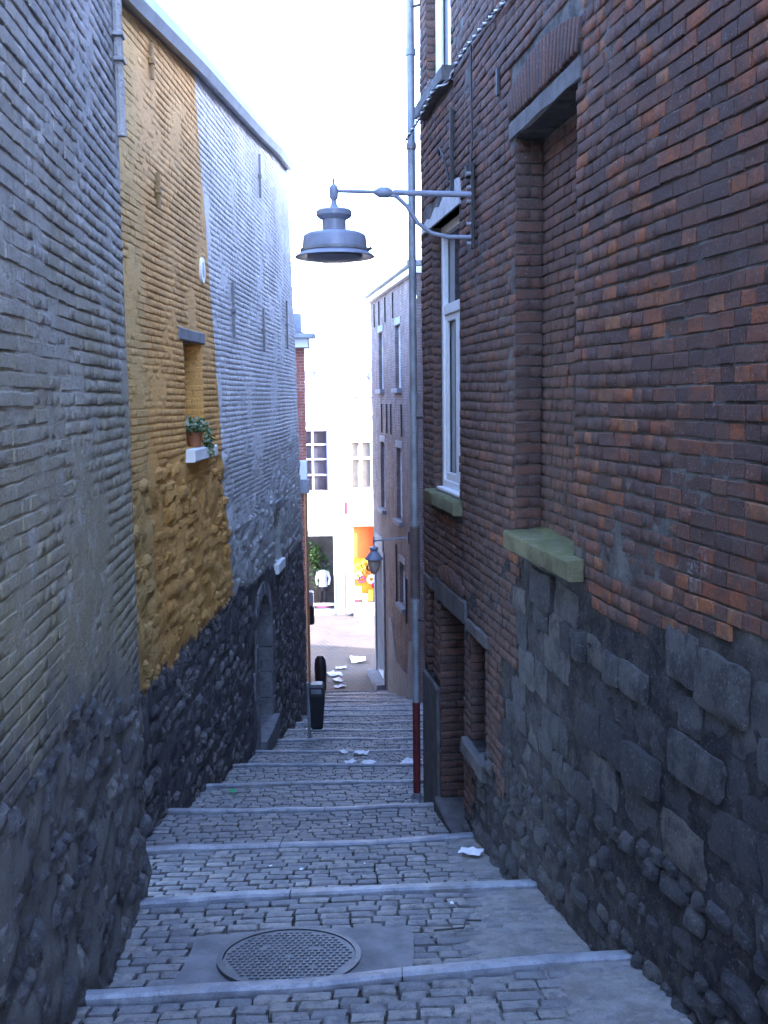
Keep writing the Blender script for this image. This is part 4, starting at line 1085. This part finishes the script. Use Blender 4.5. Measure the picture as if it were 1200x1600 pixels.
# ================================================================== STREET LAMPS
def lamp_lathe(r, prof, c, m, name, n=30, **k): return obj(name, lathe(prof, c, n), m, r, smooth=True)
LM = LRW.pt(11.93, 10.47, 0.0); nrm = LRW.at(11.93)[2]; tdir = LRW.at(11.93)[1]
def on(d, z, t=0): return (LM[0] + nrm.x * d + tdir.x * t, LM[1] + nrm.y * d + tdir.y * t, z)
lp = root('wall_lamp', 'large bell-shaped grey street lamp hanging from a long bracket on the right wall', 'street lamp', on(.02, 10.1))
obj('bracket_plate', merge(wbox(LRW, 11.905, 11.955, 10.08, 10.70, .02, .045, .006)), M['iron'], lp)
obj('bolt', merge(*[tube([on(.04, z, .0), on(.075, z, .0)], .014, 8) for z in (10.12, 10.26, 10.42, 10.52, 10.62)]), M['zinc'], lp)
obj('arm', merge(tube([on(.03, 10.47), on(.62, 10.475)], .022, 10), tube([on(.62, 10.475), on(1.06, 10.48)], .014, 10)), M['lamp'], lp, smooth=True)
obj('arm_knuckle', tube([on(.63, 10.475), on(.66, 10.475), on(.72, 10.475), on(.76, 10.475)], [.02, .04, .04, .016], 10), M['lamp'], lp, smooth=True)
obj('brace', tube([on(.03, 10.165), on(.22, 10.165), on(.34, 10.19), on(.44, 10.26), on(.52, 10.38), on(.60, 10.45), on(.70, 10.465)], .016, 10), M['lamp'], lp, smooth=True)
lc = on(1.055, 0); lz = 10.48
cx, cy = lc[0], lc[1]
lamp_lathe(lp, [(.001, .09), (.010, .08), (.008, .05), (.028, .03), (.034, 0), (.030, -.05), (.016, -.07), (.024, -.10), (.04, -.125)], (cx, cy, lz), M['lamp'], 'finial', 14)
lamp_lathe(lp, [(.02, -.12), (.115, -.133), (.128, -.145), (.128, -.175), (.115, -.19), (.085, -.205), (.085, -.285), (.10, -.295)], (cx, cy, lz), M['lamp'], 'cap')
lamp_lathe(lp, [(.09, -.285), (.195, -.30), (.222, -.315), (.228, -.33), (.236, -.415), (.236, -.425)], (cx, cy, lz), M['lamp'], 'housing')
lamp_lathe(lp, [(.225, -.425), (.24, -.43), (.288, -.462), (.291, -.468), (.283, -.472), (.2, -.455), (.20, -.47), (.12, -.50), (.001, -.505)], (cx, cy, lz), M['lamp'], 'brim')
lamp_lathe(lp, [(.236, -.405), (.25, -.41), (.25, -.428), (.236, -.432)], (cx, cy, lz), M['zinc'], 'rim_band')
obj('latch', tube([(cx + .23, cy - .05, lz - .43), (cx + .27, cy - .05, lz - .41)], .012, 6), M['iron'], lp)
l2m = LFR.at(1.45); n2 = l2m[2]; q2 = l2m[0]
def on2(d, z): return (q2.x + n2.x * d, q2.y + n2.y * d, z)
l2 = root('wall_lantern', 'small far street lamp with glass bowl on the mauve brick house', 'street lamp', on2(.05, 5.2))
obj('arm', tube([on2(.0, 5.36), on2(.95, 5.30)], .022, 8), M['lamp'], l2); obj('bracket_plate', wbox(LFR, 1.41, 1.49, 5.2, 5.5, 0, .03), M['iron'], l2)
c2 = on2(.92, 0)
lamp_lathe(l2, [(.001, .12), (.02, .1), (.02, -.14), (.10, -.16), (.12, -.2), (.09, -.26), (.16, -.36), (.24, -.46), (.24, -.48), (.16, -.49)], (c2[0], c2[1], 5.3), M['lamp'], 'hood', 20)
lamp_lathe(l2, [(.16, -.49), (.165, -.6), (.12, -.78), (.05, -.86), (.001, -.87)], (c2[0], c2[1], 5.3), M['lampglass'], 'glass_bowl', 20)
l3 = root('span_lamp', 'lamp on a thin stay wire over the far street', 'street lamp', (-.75, 38, 9.8))
obj('lamp_head', merge(blob([(-.45, 38, 9.62, .05, .05), (-.45, 38, 9.72, .14, .1), (-.45, 38, 9.85, .12, .09), (-.45, 38, 9.95, .04, .04)]), tube([(-.45, 38, 9.95), (-.3, 38, 10.3)], .025, 6)), M['zincroof'], l3, smooth=True)
obj('stay_wire', tube([(-.30, 33.3, 10.2), (-.42, 37.9, 9.92), (-1.3, 40, 9.4), (-2.2, 41.9, 9.0)], .018, 6), M['zincroof'], l3)

# ================================================================== CABLES ON THE RIGHT WALL
cb = root('wall_cable', 'pale twisted power cable sagging across the upper right brick wall', 'cable', LRW.pt(12, 11.55))
path = [(9.0, 11.44), (10.0, 11.50), (10.98, 11.49), (11.64, 11.54), (12.02, 11.555), (12.5, 11.545), (12.66, 11.47), (13.0, 11.44), (13.5, 11.40), (14.03, 11.385), (14.12, 11.385)]
for ph, mm, nm in ((0, 'cablew', 'pale_strand'), (math.pi, 'iron', 'dark_strand')):
    P = []
    for i in range(260):
        u = i / 259 * (path[-1][0] - path[0][0]) + path[0][0]
        z = float(np.interp(u, [p[0] for p in path], [p[1] for p in path])); a = u * 42 + ph
        dip = .16 if False else 0
        off = .04 + (.10 if 12.6 < u < 14.2 else 0) * min(1, (u - 12.6) / .2 if u > 12.6 else 0)
        P.append(LRW.pt(u, z + .008 * math.sin(a), off + .008 * math.cos(a)))
    obj(nm, tube(P, .008, 5), M[mm], cb)
c2_ = root('lamp_lead', 'thin dark cable running down the wall to the lamp bracket', 'cable', LRW.pt(11.97, 10.7))
obj('lead', tube([LRW.pt(11.96, 11.53, .035), LRW.pt(11.965, 11.1, .03), LRW.pt(11.95, 10.85, .03), LRW.pt(11.94, 10.6, .05)], .008, 6), M['iron'], c2_)
obj('junction_box', wbox(LRW, 11.96, 12.03, 10.60, 10.70, .02, .07, .008), M['iron'], c2_)

# ================================================================== FLOWER POT, PLAQUE
fp = root('flower_pot', 'potted trailing plant on the white sill of the ochre wall window', 'flower pot', LLO.pt(4.85, 8.49, .0))
pc = LLO.pt(4.82, 8.49, -.02)
obj('pot', lathe([(.001, 0), (.065, 0), (.09, .14), (.10, .14), (.10, .165), (.088, .165), (.085, .14), (.001, .13)], pc, 18), M['terracotta'], fp, smooth=True)
obj('foliage', merge(leaves((pc[0], pc[1] - .02, pc[2] + .21), .13, .20, .08, 170, .06, 6), leaves((pc[0] + .12, pc[1] + .16, pc[2] + .06), .05, .09, .16, 110, .055, 8, 1.0)), M['leaf'], fp)
obj('pale_foliage', merge(leaves((pc[0], pc[1] - .05, pc[2] + .24), .13, .2, .07, 120, .055, 9), leaves((pc[0] + .13, pc[1] + .14, pc[2] + .04), .04, .09, .16, 70, .05, 10, 1.0)), M['leafpale'], fp)
pq = root('oval_plaque', 'small white oval plaque with dark centre on the ochre wall', 'sign', LLO.pt(5.29, 10.3, .02))
pm = LLO.at(5.29)
def oval(a, b, o0, o1): return prism(LLO, [(5.29 + a * math.cos(t), 10.41 + b * math.sin(t)) for t in np.linspace(0, 2 * math.pi, 25)[:-1]], o0, o1)
solid(obj('plate', oval(.10, .14, .0, .035), M['white'], pq)); solid(obj('mark', oval(.045, .085, .034, .038), M['lilac'], pq))

# ================================================================== MANHOLE
mh = root('manhole_cover', 'round cast iron manhole cover set in a cement patch on the second tread', 'manhole cover', (MH[0], MH[1], gz(*MH)))
sl_ = (nz(1) - nz(0) + RISER) / STEP_L
gz1 = lambda x, y: (nz(0) - RISER) * (1 - (y - ny(0, x)) / (ny(1, x) - ny(0, x))) + nz(1) * (y - ny(0, x)) / (ny(1, x) - ny(0, x))
V, Fc = [], []
n = 14
for i in range(n + 1):
    for j in range(n + 1):
        u, v = i / n, j / n
        x = PATCH[0] - .05 + (PATCH[1] - PATCH[0] + .08) * u + .03 * float(vnoise(v * 4, 3)); y = PATCH[2] - .02 + .085 * x + (PATCH[3] - PATCH[2]) * v + .03 * float(vnoise(u * 4, 8))
        V.append((x, y, gz1(x, y) + .007 + .003 * float(vnoise(x * 5, y * 5))))
for i in range(n):
    for j in range(n): a = i * (n + 1) + j; Fc.append((a, a + n + 1, a + n + 2, a + 1))
cp = obj('cement_patch', (V, Fc), M['concrete'], mh, smooth=True)
def flat(x, y, h): return (x, y, gz1(MH[0], MH[1]) + sl_ * (y - MH[1]) + .15 * .0 + h)
def disc(r0, r1, h0, h1, n=48):
    V, Fc = [], []
    for r, h in ((r0, h0), (r0, h1), (r1, h1), (r1, h0)):
        for k in range(n): a = 2 * math.pi * k / n; V.append(flat(MH[0] + r * math.cos(a), MH[1] + r * math.sin(a), h))
    for i in range(3):
        for k in range(n): a, b = i * n + k, i * n + (k + 1) % n; Fc.append((a, b, b + n, a + n))
    return V, Fc
RMH = .385
solid(obj('frame_ring', disc(RMH - .03, RMH, -.03, .024), M['castiron'], mh))
obj('lid', ([flat(MH[0] + (RMH - .036) * math.cos(a), MH[1] + (RMH - .036) * math.sin(a), .018) for a in np.linspace(0, 2 * math.pi, 49)[:-1]], [tuple(range(48))]), M['castiron'], mh)
P = []
st_ = .034
for i in range(-11, 12):
    for j in range(-11, 12):
        x, y = i * st_ + (st_ / 2 if j % 2 else 0), j * st_
        if x * x + y * y > (RMH - .06) ** 2 or min((x - a) ** 2 + (y - b) ** 2 for a, b in ((.0, .0), (.13, .1), (.13, -.14), (-.14, .12))) < .0006: continue
        h = .012; c = [flat(MH[0] + x + a, MH[1] + y + b, z) for z, k in ((.015, .013), (.024, .010)) for a, b in ((-k, -k * .8), (k, -k * .8), (k, k * .8), (-k, k * .8))]
        P.append((c, BOXF))
obj('raised_studs', merge(*P), M['castiron'], mh)

# ================================================================== LITTER BINS, BOXES
bx, by = -1.235, 15.9; bz = gz(bx, by)
lb = root('litter_bin', 'black litter bin fixed to a grey post beside the steps', 'litter bin', (bx, by, bz))
obj('post', tube([(bx, by, bz - .05), (bx - .01, by, bz + 1.08)], .027, 10), M['zinc'], lb, smooth=True)
V = []
for z, w, d in ((bz + .30, .075, .09), (bz + .34, .095, .11), (bz + .85, .13, .14), (bz + 1.0, .12, .13), (bz + 1.04, .09, .10)):
    c = (bx + .12, by + .12)
    V += [(c[0] - w, c[1] - d, z), (c[0] + w, c[1] - d, z), (c[0] + w, c[1] + d, z), (c[0] - w, c[1] + d, z)]
Fc = [(3, 2, 1, 0), (16, 17, 18, 19)] + [(i * 4 + k, i * 4 + (k + 1) % 4, i * 4 + 4 + (k + 1) % 4, i * 4 + 4 + k) for i in range(4) for k in range(4)]
obj('bin_body', (V, Fc), M['black'], lb)
obj('slot_rim', box(bx + .04, bx + .20, by - .03, by - .015, bz + .90, bz + .97), M['zinc'], lb)
b2 = root('round_top_bin', 'black round-topped bin with pale spot beyond the litter bin', 'litter bin', (-2.0, 30.6, 0))
obj('bin_body', blob([(-2.0, 30.6, .02, .14, .14), (-2.0, 30.6, .1, .17, .17), (-2.0, 30.6, .8, .19, .19), (-2.0, 30.6, 1.05, .17, .17), (-2.0, 30.6, 1.18, .09, .09), (-2.0, 30.6, 1.2, .02, .02)], 14), M['black'], b2, smooth=True)
obj('pale_spot', lathe([(.001, 0), (.06, 0), (.06, .02), (.001, .02)], (0, 0, 0), 14), M['cover'], b2)
sp = bpy.data.objects['pale_spot']; sp.matrix_basis = Matrix.Translation((.03, -.185, .92)) @ Matrix.Rotation(rad(90), 4, 'X')
for v in sp.data.vertices: v.co += Vector((-2.0, 30.6, 0)) if False else Vector((0, 0, 0))
pbx = root('letter_box', 'small dark letter box on the red brick house wall', 'letter box', (-2.42, 31.5, 2.0))
obj('box_body', bevbox(-2.62, -2.22, 31.4, 31.7, 1.95, 2.55, .04), M['black'], pbx); obj('box_lid', bevbox(-2.60, -2.24, 31.36, 31.72, 2.56, 3.0, .03), M['lilac'], pbx)

# ================================================================== LITTER ON THE GROUND
def scrap(x, y, size, seed, name, label, m='paper', g='litter on the steps and street', zz=None):
    r = random.Random(seed); z = (gz(x, y) if zz is None else zz) + .022; n = 5; V, Fc = [], []; a0 = r.uniform(0, 3)
    for i in range(n):
        for j in range(n):
            u, v = (i / (n - 1) - .5) * size, (j / (n - 1) - .5) * size * r.uniform(.62, .72)
            V.append((x + u * math.cos(a0) - v * math.sin(a0), y + u * math.sin(a0) + v * math.cos(a0), z + r.uniform(0, size * .16)))
    for i in range(n - 1):
        for j in range(n - 1): a = i * n + j; Fc.append((a, a + n, a + n + 1, a + 1))
    o = obj(name, (V, Fc), M[m]); 
    tag(o, label, 'litter', g); return o
LIT = [
    ((.62, 7.35), .17, 'crumpled white paper near the foot of the right wall'),
    ((-.50, 13.35), .16, 'left one of two white scraps lying midway down the steps'), ((-.24, 13.3), .18, 'right one of two white scraps lying midway down the steps'),
    ((-.36, 13.9), .20, 'pale paper just beyond the two scraps midway down the steps'), ((-.62, 14.0), .14, 'smallest pale scrap midway down, nearest the arched doorway'),
    ((.30, 13.2), .34, 'large flat paper beside the red foot of the downpipe'),
    ((-1.7, 32.6), .55, 'crumpled white bag nearest the red brick house'), ((-1.55, 31.9), .40, 'flat white sheet in front of the crumpled bag'),
    ((-1.45, 31.2), .36, 'white sheet just below the last step'), ((-.95, 34.4), .75, 'large white paper in the middle of the street mouth'),
    ((-.10, 31.9), .42, 'white paper against the mauve house doorstep'), ((-1.5, 33.4), .35, 'white paper scrap behind the crumpled bag')]
for i, ((x, y), s, lab) in enumerate(LIT): scrap(x, y, s, 20 + i, 'paper_scrap', lab)
scrap(-1.66, 10.6, .09, 77, 'plastic_scrap', 'tiny bright green plastic scrap close to the left wall midway down the steps', 'greenbit')
rs = random.Random(31)
for i in range(16):
    x, y = rs.uniform(-1.2, .4), rs.uniform(5.7, 12.5)
    scrap(x, y, rs.uniform(.018, .035), 200 + i, 'litter_speck', 'tiny white litter speck lying between the setts of the steps', 'paper', 'tiny white specks of litter on the setts', gz(x, y) - .012)
wr = root('bent_wire', 'thin bent black wire lying on the cemented setts right of the manhole cover', 'wire', (.55, 5.5, gz(.55, 5.5)))
wz = lambda x, y: (x, y, gz(x, y) + .03)
obj('wire', tube([wz(.25, 5.44), wz(.42, 5.47), wz(.44, 5.58), wz(.53, 5.57)], .006, 5), M['iron'], wr)
